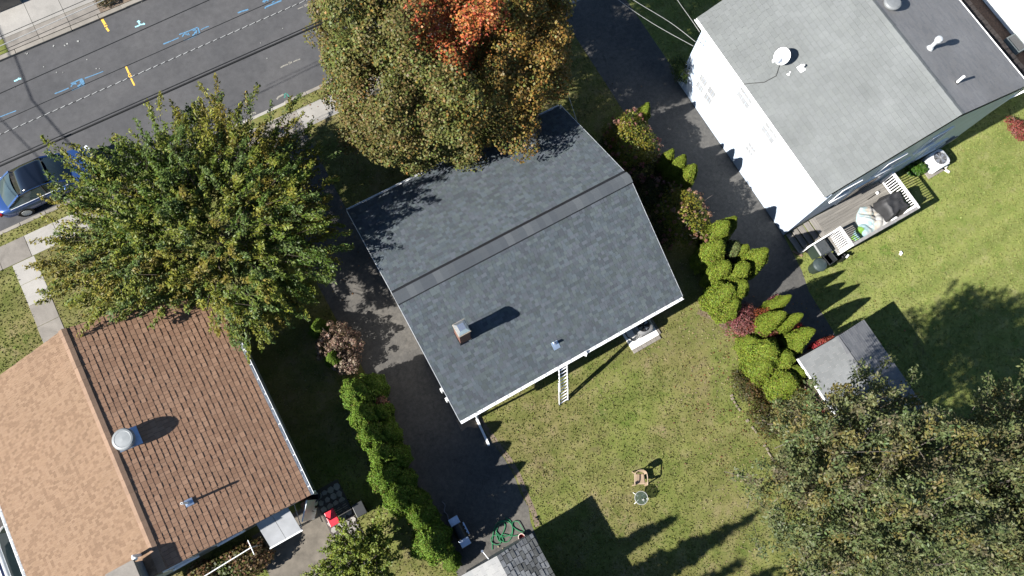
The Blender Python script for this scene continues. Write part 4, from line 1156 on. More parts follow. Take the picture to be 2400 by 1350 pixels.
tag(MB().obox((p.x, p.y, 0.05), (0.16, 0.12, 0.08), 0.4).obox((p.x + .05, p.y + .06, 0.05), (0.1, 0.09, 0.07), 1.2).build('crumpled_paper', WHITE, bevel=0.02), 'crumpled white paper alone on the sunny lawn below the deck', 'paper')

# ================================================================== SHEDS
shed = thing('shed', 'garden shed with pale left roof slope and dark corrugated-looking shingles by far hedge', 'shed', (15.9, -4.3, 0))
SX0, SX1, SY0, SY1, SZE, SZR = 14.12, 17.62, -6.6, -2.0, 2.36, 3.00
SXM = (SX0 + SX1) / 2
gable_walls(SX0 + .32, SX1 - .25, SY0 + .1, SY1 - .1, SZE - .02, SZR - .1, 'y').build('wall', mat_siding('weathered_boards', (0.20, 0.16, 0.12), 0.15), shed)
sr = slope_pair(SX0, SX1, SY0, SY1, SZE, SZR, 'y', 0.08).build('roof', plain('shed_fascia', (0.55, 0.5, 0.47), 0.6), shed)
ssl = math.hypot(SXM - SX0, SZR - SZE)
shingle_slope(shed, sr, (SX0, SY0, SZE), (0, 1, 0), (SXM - SX0, 0, SZR - SZE), SY1 - SY0, ssl, 0.15, [0.30, 0.33], [0.005, 0.007], 0.003, [(0.235, 0.245, 0.247), (0.25, 0.26, 0.262), (0.22, 0.23, 0.232)], SHINGLE_W, 100, 'shl', 3)
shingle_slope(shed, sr, (SX1, SY0, SZE), (0, 1, 0), (SXM - SX1, 0, SZR - SZE), SY1 - SY0, ssl, 0.125, [0.30, 0.33], [0.016, 0.020], 0.003, [(0.27, 0.278, 0.295), (0.30, 0.306, 0.32), (0.245, 0.253, 0.27)], SHINGLE, 100, 'shr', 2)
ridge_caps(sr, (SXM, SY0, SZR), (SXM, SY1, SZR), 0.13, 0.065, 0.015, 0.27, [(0.2, 0.205, 0.21), (0.16, 0.165, 0.175)], SHINGLE)
MB().box(SX0 - .03, SX0 + .02, SY0, SY1, SZE - .13, SZE + .0).build('fascia', WHITE, shed)

shed2 = thing('shed', 'small shed with mossy grey shingles beside the tangled green hose', 'shed', (-0.8, -4.6, 0))
AX0, AX1, AY0, AY1, AZE, AZR = -2.40, 0.79, -7.0, -2.52, 2.28, 2.86
AXM = (AX0 + AX1) / 2
gable_walls(AX0 + .15, AX1 - .15, AY0 + .1, AY1 - .12, AZE - .02, AZR - .1, 'y').build('wall', SIDING_G, shed2)
ar = slope_pair(AX0, AX1, AY0, AY1, AZE, AZR, 'y', 0.08).build('roof', plain('moss_black', (0.018, 0.02, 0.02), 0.95), shed2)
asl = math.hypot(AXM - AX0, AZR - AZE)
MOSS = mat_attr('mossy_granules', 0.95, 34.0, 0.5, 0.35, 0.7, 0.2, 2.2)
shingle_slope(shed2, ar, (AX0, AY0, AZE), (0, 1, 0), (AXM - AX0, 0, AZR - AZE), AY1 - AY0, asl, 0.16, [0.30, 0.33], [0.005], 0.004, [(0.42, 0.42, 0.415), (0.45, 0.45, 0.44), (0.40, 0.405, 0.40)], SHINGLE_W, 60, 'a2l', 2)
shingle_slope(shed2, ar, (AX1, AY0, AZE), (0, 1, 0), (AXM - AX1, 0, AZR - AZE), AY1 - AY0, asl, 0.165, [0.24, 0.29, 0.33], [0.010, 0.022], 0.028, [(0.27, 0.28, 0.29), (0.31, 0.32, 0.325), (0.235, 0.245, 0.25), (0.16, 0.165, 0.16)], MOSS, 100, 'a2r', 1)
tp = at(1140, 1295, 1.4)
MB().bar((tp.x - .02, AY1 - 0.05, 1.9), (tp.x - .1, AY1 + 0.36, 1.95), 0.03, 0.03).build('bracket_arm', WHITE_M, shed2)
MB().lathe((tp.x - .1, AY1 + .36, 1.92), [(0.05, 0), (0.05, 0.08)], 10).build('lamp', GALV, shed2)

# ================================================================== YARD THINGS
HOSE = plain('green_hose', (0.05, 0.30, 0.13), 0.4, 0, 0.12)
hp = []
rng = random.Random(4)
for (px, py) in [(1184, 1213), (1197, 1222), (1201, 1240), (1197, 1252), (1180, 1258), (1166, 1250), (1160, 1236), (1166, 1226), (1178, 1222), (1184, 1232), (1180, 1246), (1172, 1262), (1180, 1270), (1192, 1268), (1200, 1254), (1201, 1236), (1194, 1224), (1180, 1222), (1168, 1232), (1163, 1250), (1168, 1266), (1174, 1270), (1168, 1276), (1156, 1274), (1150, 1264), (1156, 1256), (1168, 1254), (1172, 1266), (1180, 1268), (1176, 1256), (1182, 1252), (1200, 1256), (1214, 1254), (1228, 1249), (1216, 1244), (1204, 1236), (1200, 1228), (1205, 1222), (1214, 1222), (1221, 1232), (1230, 1247)]:
    p = at(px, py); hp.append((p.x, p.y, 0.03 + rng.uniform(0, 0.035)))


def smooth_path(P_, sub=5):
    P_ = [Vector(p) for p in P_]; out = []
    for i in range(len(P_) - 1):
        a_, b_, c_, d_ = P_[max(i - 1, 0)], P_[i], P_[i + 1], P_[min(i + 2, len(P_) - 1)]
        for k in range(sub):
            t = k / sub
            out.append(0.5 * ((2 * b_) + (c_ - a_) * t + (2 * a_ - 5 * b_ + 4 * c_ - d_) * t * t + (3 * b_ - a_ - 3 * c_ + d_) * t ** 3))
    return out + [P_[-1]]


hs = tag(MB().tube(smooth_path(hp), 0.018, 6).build('garden_hose', HOSE), 'tangled green garden hose coiled on the driveway by mossy shed', 'hose')
e0 = smooth_path([(*at(1154, 1288)[:2], .03), (*at(1154, 1268)[:2], .03), (*at(1158, 1240)[:2], .05), (*at(1168, 1224)[:2], .04), (*at(1186, 1220)[:2], .05), (*at(1200, 1230)[:2], .03)])
MB().tube(e0, 0.018, 6).build('hose_end', HOSE, hs)
for px, py in ((1168, 1281), (1179, 1286)):
    p = at(px, py); MB().lathe((p.x, p.y, 0.02), [(0.035, 0), (0.035, 0.03), (0.015, 0.06)], 10).build('nozzle', plain('brass', (0.7, 0.62, 0.4), 0.35, 0.7), hs)
p = at(1224, 1262, .3)
pot = thing('plant_pot', 'red clay pot with pale rim at corner of mossy shed', 'pot', (p.x, p.y + .06, 0))
MB().lathe((p.x, p.y + .06, 0), [(0.09, 0), (0.125, 0.24), (0.105, 0.24), (0.09, 0.10), (0, 0.1)], 20, cap=False).build('pot_body', plain('red_plastic', (0.36, 0.03, 0.025), 0.5), pot)
MB().lathe((p.x, p.y + .06, 0.225), [(0.126, 0), (0.145, 0.0), (0.145, 0.04), (0.122, 0.04)], 20, cap=False).build('rim', plain('pale_rim', (0.62, 0.5, 0.45), 0.6), pot)

# grill in the hedge's shade
GX, GY = -1.72, -1.12
gl = thing('barbecue_grill', 'steel barbecue with two side shelves standing on the shady driveway', 'barbecue', (GX, GY, 0))
SHELF = plain('brushed_shelf', (0.50, 0.56, 0.64), 0.3, 0.6)
MB().box(GX - .22, GX + .22, GY - .30, GY + .30, 0.12, 0.82).build('cabinet', BLACK, gl, bevel=0.02)
for s_ in (-1, 1):
    MB().box(GX - .22, GX + .2, GY + s_ * .47 - .16, GY + s_ * .47 + .16, 0.86, 0.90).build('side_shelf', SHELF, gl, bevel=0.012)
hood = []
for k in range(9):
    t = math.pi * k / 8
    hood.append((GX - .02 + 0.23 * math.cos(t), 0.84 + 0.28 * math.sin(t)))
MB().raw([(x, GY - .3, z) for x, z in hood] + [(x, GY + .3, z) for x, z in hood], [(i, i + 1, 10 + i, 9 + i) for i in range(8)] + [tuple(range(8, -1, -1)), tuple(range(9, 18))]).build('hood', BLACK, gl)
MB().bar((GX + .29, GY - .26, 0.92), (GX + .29, GY + .26, 0.92), 0.05, 0.04).build('handle', SHELF, gl)
for k in range(3):
    MB().lathe((GX + .235, GY - .15 + .15 * k, 0.74), [(0.02, 0), (0.025, 0.03)], 10).build('knob', GALV, gl)
for sx_ in (-1, 1):
    for sy_ in (-1, 1):
        MB().box(GX + sx_ * .19 - .025, GX + sx_ * .19 + .025, GY + sy_ * .27 - .025, GY + sy_ * .27 + .025, 0, 0.12).build('leg', BLACK, gl)
pc = [at(x, y) for x, y in ((1036, 1176), (1043, 1184), (1041, 1198), (1048, 1206), (1052, 1222))]
tag(MB().tube(smooth_path([(p.x, p.y, .03) for p in pc]), 0.02, 6).build('grill_hose', plain('grey_hose', (0.25, 0.26, 0.3), 0.5)), 'grey hose lying in shade on driveway between hedge and barbecue', 'hose')

# garden chair (moulded plastic, arms, open back towards the street)
TANP = plain('tan_plastic', (0.52, 0.385, 0.26), 0.45, 0, 0.05)
HX, HY = 5.98, -3.05
chair = thing('garden_chair', 'tan moulded plastic armchair on the lawn next to glass table', 'chair', (HX, HY, 0))
chair_rz = R(-29.4)
chair.rotation_euler = (0, 0, chair_rz)
cx, cy = HX, HY
m = MB(); nx, ny = 8, 8
V_, F_ = [], []
for i in range(nx + 1):
    for j in range(ny + 1):
        u, v = i / nx * 2 - 1, j / ny * 2 - 1
        V_.append((cx + u * (0.20 - 0.02 * v), cy + v * 0.21, 0.40 + 0.02 * v * -1 + 0.015 * u * u + 0.012 * v * v))
for i in range(nx):
    for j in range(ny):
        a_ = i * (ny + 1) + j; F_.append((a_, a_ + ny + 1, a_ + ny + 2, a_ + 1))
o = m.raw(V_, F_).build('seat', TANP, chair, smooth=True); o.modifiers.new('s', 'SOLIDIFY').thickness = 0.02
V_, F_ = [], []
for i in range(13):
    t = math.pi * (i / 12)
    for j in range(6):
        f = j / 5
        rx, ry = 0.20 + 0.055 * f, 0.10 + 0.07 * f
        V_.append((cx + rx * math.cos(t), cy + 0.19 + ry * math.sin(t) * 1.0 + 0.02 * f, 0.42 + (0.40 - 0.10 * math.cos(t) ** 2) * f))
for i in range(12):
    for j in range(5):
        a_ = i * 6 + j; F_.append((a_, a_ + 6, a_ + 7, a_ + 1))
o = MB().raw(V_, F_).build('backrest', TANP, chair, smooth=True); o.modifiers.new('s', 'SOLIDIFY').thickness = 0.018
for s_ in (-1, 1):
    MB().tube(smooth_path([(cx + s_ * .245, cy + .24, 0.68), (cx + s_ * .275, cy + .08, 0.64), (cx + s_ * .275, cy - .16, 0.63), (cx + s_ * .26, cy - .25, 0.60)], 4), 0.022, 8).build('armrest', TANP, chair, smooth=True)
    MB().bar((cx + s_ * .26, cy - .25, 0.61), (cx + s_ * .27, cy - .28, 0.0), 0.05, 0.03).build('leg', TANP, chair)
    MB().bar((cx + s_ * .20, cy + .2, 0.42), (cx + s_ * .25, cy + .30, 0.0), 0.05, 0.03).build('leg', TANP, chair)
    MB().bar((cx + s_ * .20, cy - .18, 0.41), (cx + s_ * .265, cy - .22, 0.58), 0.12, 0.012).build('arm_web', TANP, chair)
MB().bar((cx - .26, cy - .25, 0.585), (cx + .26, cy - .25, 0.40), 0.001, 0.001)
MB().bar((cx - .20, cy - .215, 0.40), (cx + .20, cy - .215, 0.40), 0.03, 0.04).build('front_lip', TANP, chair)

# glass side table
GT = at(1503, 1167, .46)
tb = thing('side_table', 'round glass side table with white rim on the lawn', 'table', (GT.x, GT.y, 0))
MB().lathe((GT.x, GT.y, 0.455), [(0.265, 0), (0.265, 0.012)], 32).build('table_top', mat_glass('table_glass', (0.05, 0.07, 0.06), 0.06, 0.45), tb)
MB().tube([(GT.x + .275 * math.cos(t), GT.y + .275 * math.sin(t), 0.461) for t in np.linspace(0, 2 * math.pi, 41)], 0.014, 8, False).build('rim', plain('dull_white', (0.58, 0.58, 0.55), 0.5), tb)
for k in range(4):
    t = math.pi / 2 * k + 0.35
    MB().tube(smooth_path([(GT.x + .33 * math.cos(t), GT.y + .33 * math.sin(t), 0.0), (GT.x + .10 * math.cos(t), GT.y + .10 * math.sin(t), 0.24), (GT.x + .27 * math.cos(t), GT.y + .27 * math.sin(t), 0.45)], 4), 0.011, 6).build('leg', WHITE, tb)
for i, (ox, oy) in enumerate(((0.02, -0.10), (0.20, -0.16))):
    tag(MB().lathe((GT.x + ox, GT.y + oy, 0.469), [(0.03, 0), (0.036, 0.06), (0.03, 0.06), (0.028, 0.02)], 14, cap=False).build('cup', WHITE), ('white cup near the middle of glass side table' if i == 0 else 'white cup near the rim of glass side table'), 'cup')

# ---- rear of the tan house: patio stones, planter wall, red box, bin, clothes line
STONE = plain('pale_stone', (0.46, 0.43, 0.39), 0.95, 0, 0.25, 3.0, 0.5)
patio = struct('patio', MB().box(-9.4, -5.6, -1.2, 2.95, -0.05, 0.004), plain('patio_concrete', (0.23, 0.20, 0.16), 0.95, 0, 0.3, 2.0, 0.4))
struct('stone_path', MB().box(-6.5, -5.3, -1.2, 3.3, -0.05, 0.012), plain('patio_joint', (0.12, 0.10, 0.09), 1.0))
sp = bpy.data.objects['stone_path']
rng = random.Random(9)
for i in range(4):
    for j in range(14):
        x = -6.42 + i * 0.28 + rng.uniform(-.03, .03); y = -1.1 + j * 0.31 + rng.uniform(-.03, .03)
        n = rng.randint(5, 7); r_ = rng.uniform(0.12, 0.16)
        pts = [(x + 0.1 + r_ * rng.uniform(.85, 1.1) * math.cos(2 * math.pi * k / n), y + 0.12 + r_ * rng.uniform(.85, 1.1) * math.sin(2 * math.pi * k / n)) for k in range(n)]
        MB().prism(pts, 0.0, 0.035 + rng.uniform(0, .02)).build('stone', STONE, sp)
rp = at(778, 1213, .45)
rbx = thing('cooler_box', 'red lidded box on pale stone path behind tan-roofed house', 'box', (rp.x, rp.y, 0))
MB().obox((rp.x, rp.y, 0.22), (0.38, 0.62, 0.40)).build('box_body', WHITE, rbx, bevel=0.02)
MB().obox((rp.x, rp.y, 0.45), (0.42, 0.66, 0.06)).build('lid', plain('red_lid', (0.62, 0.02, 0.035), 0.4), rbx, bevel=0.02)
bn = thing('bench', 'slatted dark bench casting a barred shadow beside stone path', 'bench', (-5.9, 2.15, 0))
for k in range(6):
    MB().box(-6.4, -5.25, 1.86 + k * 0.085, 1.86 + k * 0.085 + 0.045, 0.42, 0.45).build('slat', plain('dark_slat', (0.06, 0.055, 0.05), 0.7), bn)
for x in (-6.35, -5.3):
    MB().box(x, x + .05, 1.86, 2.32, 0.36, 0.42).build('frame', BLACK, bn)
    for y in (1.88, 2.28):
        MB().box(x, x + .05, y, y + .04, 0, 0.36).build('leg', BLACK, bn)
db_ = thing('storage_box', 'dark storage box beside the slatted bench', 'box', (-4.55, 1.7, 0))
MB().box(-5.15, -4.75, 1.45, 1.95, 0.02, 0.5).build('box_body', BLACK, db_, bevel=0.02); MB().box(-5.18, -4.72, 1.42, 1.98, 0.5, 0.56).build('lid', BIN_D, db_, bevel=0.02)
bk = at(733, 1163, .5)
tub = thing('bucket', 'black round tub at corner of tan-roofed house', 'bucket', (bk.x, bk.y, 0))
MB().lathe((bk.x, bk.y, 0), [(0.22, 0), (0.27, 0.55), (0.24, 0.55), (0.2, 0.1), (0, .1)], 22, cap=False).build('tub_body', BLACK, tub)
MB().tube([(bk.x + .275 * math.cos(t), bk.y + .275 * math.sin(t), 0.55) for t in np.linspace(0, 6.284, 25)], 0.014, 6, False).build('rim', BIN_D, tub)
cb = at(722, 1185, .4)
tag(MB().obox((cb.x, cb.y, 0.22), (0.5, 0.5, 0.44), R(4)).build('crate', plain('brown_crate', (0.12, 0.07, 0.05), 0.8), bevel=0.02), 'brown crate next to black tub behind tan-roofed house', 'crate')
cl = thing('clothes_line', 'white clothes line pole rail parallel to back wall of tan-roofed house', 'clothes line', (-9.5, 2.4, 0))
MB().tube([(-12.0, 2.30, 1.75), (-9.0, 2.42, 1.8)], 0.02, 8).build('line_rail', WHITE_M, cl)
for x, y in ((-11.8, 2.31), (-9.05, 2.42)):
    MB().tube([(x, y, 0), (x, y, 1.85)], 0.025, 8).build('post', WHITE_M, cl)
    MB().tube([(x, y - .3, 1.82), (x, y + .3, 1.82)], 0.016, 8).build('cross_arm', WHITE_M, cl)

# ================================================================== CARS


def car(name, label, cx, cy, rz, L, Wd, paint, roof_mat, H=1.45, kind='sedan'):
    t = thing(name, label, 'car', (cx, cy, Z_ROAD if cy > 20 else 0.005)); t.rotation_euler = (0, 0, rz)
    o0 = ROOT[t.name]; z0 = o0.z

    def P_(x, y, z):
        return (o0.x + x, o0.y + y, z0 + z)
    hw = Wd / 2
    if kind == 'sedan':
        prof = [(-L / 2, .55, .70), (-L / 2 + .08, .80, .86), (-L / 2 + .3, .95, .93), (-L * .30, 1.0, .96), (-L * .12, 1.0, .95), (L * .08, 1.0, .95), (L * .20, 1.0, .93), (L * .34, .98, .86), (L * .44, .93, .78), (L / 2 - .07, .80, .68), (L / 2, .55, .58)]
        gh = [(-L * .37, .80, .95), (-L * .21, .74, H - .06), (-L * .10, .73, H), (L * .02, .74, H - .01), (L * .09, .76, H - .06), (L * .24, .84, .93)]
    else:
        prof = [(-L / 2, .60, .85), (-L / 2 + .06, .86, 1.02), (-L / 2 + .25, .96, 1.08), (-L * .30, 1.0, 1.08), (-L * .1, 1.0, 1.06), (L * .1, 1.0, 1.05), (L * .24, 1.0, 1.02), (L * .36, .97, .96), (L * .45, .92, .88), (L / 2 - .05, .8, .76), (L / 2, .55, .62)]
        gh = [(-L * .485, .80, 1.05), (-L * .42, .78, H - .10), (-L * .30, .78, H), (L * .00, .78, H), (L * .07, .79, H - .06), (L * .22, .86, 1.02)]
    V_, F_ = [], []
    for x, k, zt in prof:
        w = hw * k
        V_ += [P_(x, y, z) for y, z in ((-w * .90, .20), (-w, .34), (-w, zt - .22), (-w * .965, zt - .05), (-w * .80, zt), (0, zt + .03), (w * .80, zt), (w * .965, zt - .05), (w, zt - .22), (w, .34), (w * .90, .20))]
    n = 11
    for i in range(len(prof) - 1):
        for k in range(n):
            a_, b_ = i * n + k, i * n + (k + 1) % n
            F_.append((a_, a_ + n, b_ + n, b_))
    F_ += [tuple(range(n)), tuple(range((len(prof)) * n - 1, (len(prof) - 1) * n - 1, -1))]
    b = MB().raw(V_, F_).build('body', paint, t, smooth=True)
    b.modifiers.new('s', 'SUBSURF').render_levels = 2
    glass = mat_glass('car_glass', (0.03, 0.045, 0.05), 0.03)
    # greenhouse
    def gy(k): return hw * k
    for (i0, i1, nm) in ((0, 1, 'rear_window'), (4, 5, 'windshield')):
        (xa, ka, za), (xb, kb, zb) = gh[i0], gh[i1]
        q = MB(); m_ = 6
        VV = []
        for f in np.linspace(0, 1, 5):
            x, k, z = xa + (xb - xa) * f, ka + (kb - ka) * f, za + (zb - za) * f
            for g_ in np.linspace(-1, 1, m_ + 1):
                VV.append(P_(x + (-.10 if nm == 'rear_window' else .12) * (1 - g_ * g_), g_ * gy(k) * .96, z + 0.02 * (1 - g_ * g_) + 0.03 * math.sin(math.pi * f)))
        q.raw(VV, [(i * 7 + j, i * 7 + j + 1, (i + 1) * 7 + j + 1, (i + 1) * 7 + j) for i in range(4) for j in range(6)])
        q.build(nm, glass, t, smooth=True)
    q = MB(); VV = []
    for i in range(1, 5):
        x, k, z = gh[i]
        for g_ in np.linspace(-1, 1, 9):
            VV.append(P_(x, g_ * gy(k), z + 0.035 * (1 - g_ * g_)))
    q.raw(VV, [(i * 9 + j, i * 9 + j + 1, (i + 1) * 9 + j + 1, (i + 1) * 9 + j) for i in range(3) for j in range(8)])
    rf = q.build('roof', roof_mat, t, smooth=True); rf.modifiers.new('s', 'SOLIDIFY').thickness = 0.03
    if kind != 'sedan':
        MB().box(o0.x - L * .28, o0.x + L * .03, o0.y - hw * .60, o0.y + hw * .60, z0 + H + .042, z0 + H + .05).build('sunroof', plain('navy_roof_glass', (0.02, 0.028, 0.07), 0.1, 0, 0.05, coat=1.0), rf)
    belt = gh[0][2]
    for s_ in (-1, 1):
        q = MB(); VV = []
        for x, k, z in gh:
            VV.append(P_(x, s_ * gy(k) * .995, z - 0.01)); VV.append(P_(x, s_ * hw * .93, belt - .04))
        q.raw(VV, [(2 * i, 2 * i + 1, 2 * i + 3, 2 * i + 2) for i in range(5)]); q.build('side_window', glass, t)
        for (xa, ka, za), (xb, kb, zb) in ((gh[0], gh[1]), (gh[4], gh[5])):
            MB().bar(P_(xa, s_ * gy(ka) * .98, za + .01), P_(xb, s_ * gy(kb) * .98, zb + .015), 0.09, 0.05).build('pillar', paint, t)
        MB().tube([P_(x, s_ * gy(k), z + .012) for x, k, z in gh[1:5]], 0.018, 6).build('roof_rail', ALU if kind != 'sedan' else paint, t)
        MB().bar(P_(0, s_ * gy(.75), H - .03), P_(-.05, s_ * hw * .93, belt - .02), 0.07, 0.03).build('door_pillar', BLACK, t)
        MB().obox(P_(L * .17, s_ * (hw + .10), belt + .05), (0.14, 0.22, 0.14)).build('mirror', paint, t, bevel=0.04)
        MB().bar(P_(-L * .36, s_ * (hw * .955), belt + .005), P_(L * .2, s_ * (hw * .955), belt - .01), 0.02, 0.02).build('chrome_trim', ALU, t)
        for xw in (-L * .29, L * .31):
            w_ = MB().tube([P_(xw, s_ * (hw - .20), .32), P_(xw, s_ * (hw + .005), .32)], 0.33, 20).build('wheel', BLACK, t)
            MB().tube([P_(xw, s_ * (hw - .02), .32), P_(xw, s_ * (hw + .015), .32)], 0.21, 16).build('rim', ALU, w_)
        MB().obox(P_(-L / 2 + .10, s_ * hw * .70, prof[1][2] - .10), (0.16, 0.40, 0.14), s_ * -.25).build('tail_light', plain('red_lens', (0.45, 0.01, 0.015), 0.15), t, bevel=0.03)
        MB().obox(P_(L / 2 - .12, s_ * hw * .66, prof[-2][2] - .03), (0.22, 0.36, 0.10), s_ * .3).build('headlight', plain('clear_lens', (0.6, 0.62, 0.64), 0.1), t, bevel=0.03)
    MB().obox(P_(-L / 2 - .002, 0, .62), (0.02, 0.5, 0.12)).build('number_plate', WHITE, t)
    return t


NAVYP = plain('navy_car_paint', (0.03, 0.075, 0.22), 0.22, 0.4, 0.05, 1.0, coat=1.0)
car('parked_car', 'navy sedan parked at the kerb half under the green tree', -11.1, 21.85, 0.0, 4.75, 1.82, NAVYP, plain('panoramic_roof', (0.006, 0.008, 0.014), 0.12, 0, 0.05, coat=1.0))
WHITEP = plain('white_car_paint', (0.75, 0.75, 0.74), 0.3, 0, 0.04, 1.0, coat=1.0)
car('parked_car', 'white car with dark roof glass beside left gutter of tan-roofed house', -18.22, 5.8, R(-90), 4.6, 1.86, WHITEP, WHITEP, 1.62, 'suv')

# ================================================================== OVERHEAD WIRES


def wire(label, pa, pb, z, r, mat, ext=0.6, sag=0.0, ends=(1, 1)):
    a_, b_ = at(*pa, z), at(*pb, z); d = b_ - a_
    a_, b_ = a_ - d * ext * ends[0], b_ + d * ext * ends[1]
    n = 14
    return tag(MB().tube([a_.lerp(b_, i / n) - Vector((0, 0, sag * 4 * (i / n) * (1 - i / n))) for i in range(n + 1)], r, 6).build('overhead_wire', mat), label, 'wire', 'overhead wires along the street')


WIREW = plain('pale_wire', (0.52, 0.52, 0.50), 0.6)
wire('thin dark wire over the street nearest the yellow gas mark at far kerb', (0, 219), (490, 0), 8.2, 0.017, CABLE)
wire('thin dark wire crossing above the blue boxed paint marks', (0, 286), (645, 0), 8.0, 0.014, CABLE)
twist = wire('pale twisted wire stretched above the middle of the street', (0, 316), (720, 0), 7.6, 0.011, CABLE)
a_, b_ = at(0, 316, 7.6), at(720, 0, 7.6); d_ = b_ - a_; a_, b_ = a_ - d_ * .6, b_ + d_ * .6; d_ = (b_ - a_).normalized(); tw_ = MB()
for k in range(int((b_ - a_).length / 0.30)):
    q0 = a_ + d_ * (k * 0.30) + Vector((0, 0, 0.012))
    tw_.bar(q0 + Vector((0, -.012, 0)), q0 + d_ * random.uniform(0.17, 0.24) + Vector((0, .012, 0)), 0.024, 0.02)
o_ = tw_.build('pale_strand', plain('pale_strand_paint', (0.58, 0.58, 0.56), 0.6), twist); o_['kind'] = 'stuff'
wire('thick black cable over the street, lower of the close pair', (0, 389), (770, 48), 6.8, 0.042, CABLE)
wire('thinner black cable over the street, upper of the close pair', (0, 381), (770, 41), 6.9, 0.022, CABLE)
wire('dark wire over the far pavement nearest the concrete planter', (0, 86), (200, 0), 8.4, 0.011, CABLE, 1.2)
wire('bright white wire over the far pavement', (0, 108), (243, 0), 8.2, 0.015, plain('off_white_wire', (0.59, 0.59, 0.57), 0.6), 1.2)
wire('dark wire over the far pavement edge beside its kerb', (0, 121), (277, 0), 8.0, 0.011, CABLE, 1.2)
# service drops
tag(MB().tube(smooth_path([at(1352, 284, 3.1), at(1341, 250, 3.5), at(1326, 205, 4.2), at(1300, 120, 5.2), at(1270, -60, 6.6)]), 0.014, 6).build('service_wire', WIREW), 'pale service wire running to front corner of charcoal roof', 'wire')
tag(MB().tube([(10.98, 12.75, 2.75), (10.98, 12.75, 3.15)], 0.03, 8).build('service_mast', WHITE_M), 'short white mast at front corner of charcoal roof', 'mast')
tag(MB().tube(smooth_path([at(1625, 108, 4.4), at(1530, 55, 4.9), at(1450, 0, 5.6), at(1380, -60, 6.3)]), 0.012, 6).build('service_wire', WIREW), 'lower pale service wire reaching the front corner of white house', 'wire')
tag(MB().tube(smooth_path([at(1630, 98, 4.6), at(1570, 52, 5.0), at(1482, -2, 5.7), at(1420, -50, 6.3)]), 0.012, 6).build('service_wire', WIREW), 'upper pale service wire reaching the front corner of white house', 'wire')
tag(MB().tube(smooth_path([at(1640, 75, 4.7), at(1616, 40, 5.0), at(1588, 0, 5.5), at(1560, -50, 6.2)]), 0.012, 6).build('service_wire', WIREW), 'white dashed-looking wire over grass at front corner of white house', 'wire')
# two drops crossing the street west of the frame; their shadows fall on the asphalt
for i, (xa, xb, r_) in enumerate(((-20.3, -18.2, 0.028), (-22.6, -19.4, 0.02))):
    tag(MB().tube([(xa, 34, 7.4), ((xa + xb) / 2 - .1, 27, 6.5), (xb, 20, 6.9)], r_, 6).build('service_wire', CABLE), ('thick' if i == 0 else 'thin') + ' dark wire spanning across the street at its west end', 'wire')

# ---- planter across the street
pl = thing('planter', 'square pale concrete planter with yellow-green plants across the street', 'planter', (-10.2, 33, 0))
pm = MB().box(-12.2, -8.95, 31.95, 32.2, 0, 0.72).box(-9.2, -8.95, 32.2, 35.2, 0, 0.72).box(-12.2, -11.95, 32.2, 35.2, 0, 0.72).box(-11.95, -9.2, 34.95, 35.2, 0, 0.72)
pm.build('planter_wall', CONC, pl); MB().box(-11.95, -9.2, 32.2, 34.95, 0, 0.55).build('planter_soil', CONC2, pl)


# ================================================================== VEGETATION
def unit(v):
    return v / np.maximum(np.linalg.norm(v, axis=-1, keepdims=True), 1e-9)


def leaves(P_, N, size, aspect=0.5, rng=RNG, jitter=0.6, fold=0.25, axis=None):
    """folded diamond leaves at P_ with normals near N; returns (n*4, 3) vertices"""
    n = len(P_)
    N = unit(N + rng.normal(0, jitter, (n, 3)))
    A = rng.normal(0, 1, (n, 3)) if axis is None else axis + rng.normal(0, 0.45, (n, 3))
    A = unit(A - (A * N).sum(1, keepdims=True) * N)
    B = np.cross(N, A)
    s = (size * rng.uniform(0.65, 1.35, n))[:, None]
    w = s * aspect
    V = np.empty((n, 4, 3))
    V[:, 0] = P_ - A * s * 0.5
    V[:, 1] = P_ + B * w * 0.5 + N * w * fold * 0.5 + A * s * 0.05
    V[:, 2] = P_ + A * s * 0.5
    V[:, 3] = P_ - B * w * 0.5 + N * w * fold * 0.5 + A * s * 0.05
    return V


def tint(base, n, rng=RNG, dv=0.22, dh=0.12):
    base = np.asarray(base, float)
    k = rng.normal(1.0, dv, (n, 1)).clip(0.45, 1.7)
    h = rng.normal(0, dh, (n, 3))
    return np.clip(base * k * (1 + h), 0.004, 0.9)


def lobes(P_, seed, scale, amp):
    """cheap smooth 3-D noise from a few waves"""
    r = np.random.default_rng(seed); out = np.zeros(len(P_))
    for _ in range(7):
        k = r.normal(0, 1, 3) * scale
        out += np.sin(P_ @ k + r.uniform(0, 6.28))
    return out / 7 ** 0.5 * amp


def branch_path(a, b, rng, bend=0.12, n=7, lift=0.0):
    a, b = np.asarray(a, float), np.asarray(b, float); L = np.linalg.norm(b - a)
    off = rng.normal(0, bend * L, 3)
    t = np.linspace(0, 1, n)[:, None]
    return a + (b - a) * t + off * (t * (1 - t)) * 2 + np.array([0, 0, lift * L]) * (t * (1 - t)) * 2


def tree_skeleton(root, base, fork, tips, r0, rng, mat=BARK, limb_r=0.09):
    """tapered trunk and one limb per tip"""
    base, fork = np.asarray(base, float), np.asarray(fork, float)
    tp = branch_path(base, fork, rng, 0.03, 8)
    MB().tube([tuple(p) for p in tp], [r0 * 1.35, r0 * 1.08] + list(np.linspace(r0, r0 * 0.72, 6)), 12).build('trunk', mat, root, smooth=True)
    paths = []
    for tip in tips:
        f = rng.uniform(0.72, 1.0); s = tp[int(f * 7)]
        pth = branch_path(s, tip, rng, 0.10, 8, 0.10)
        MB().tube([tuple(p) for p in pth], list(np.linspace(limb_r, limb_r * 0.25, 8)), 7, False).build('limb', mat, root, smooth=True)
        paths.append(pth)
    return paths


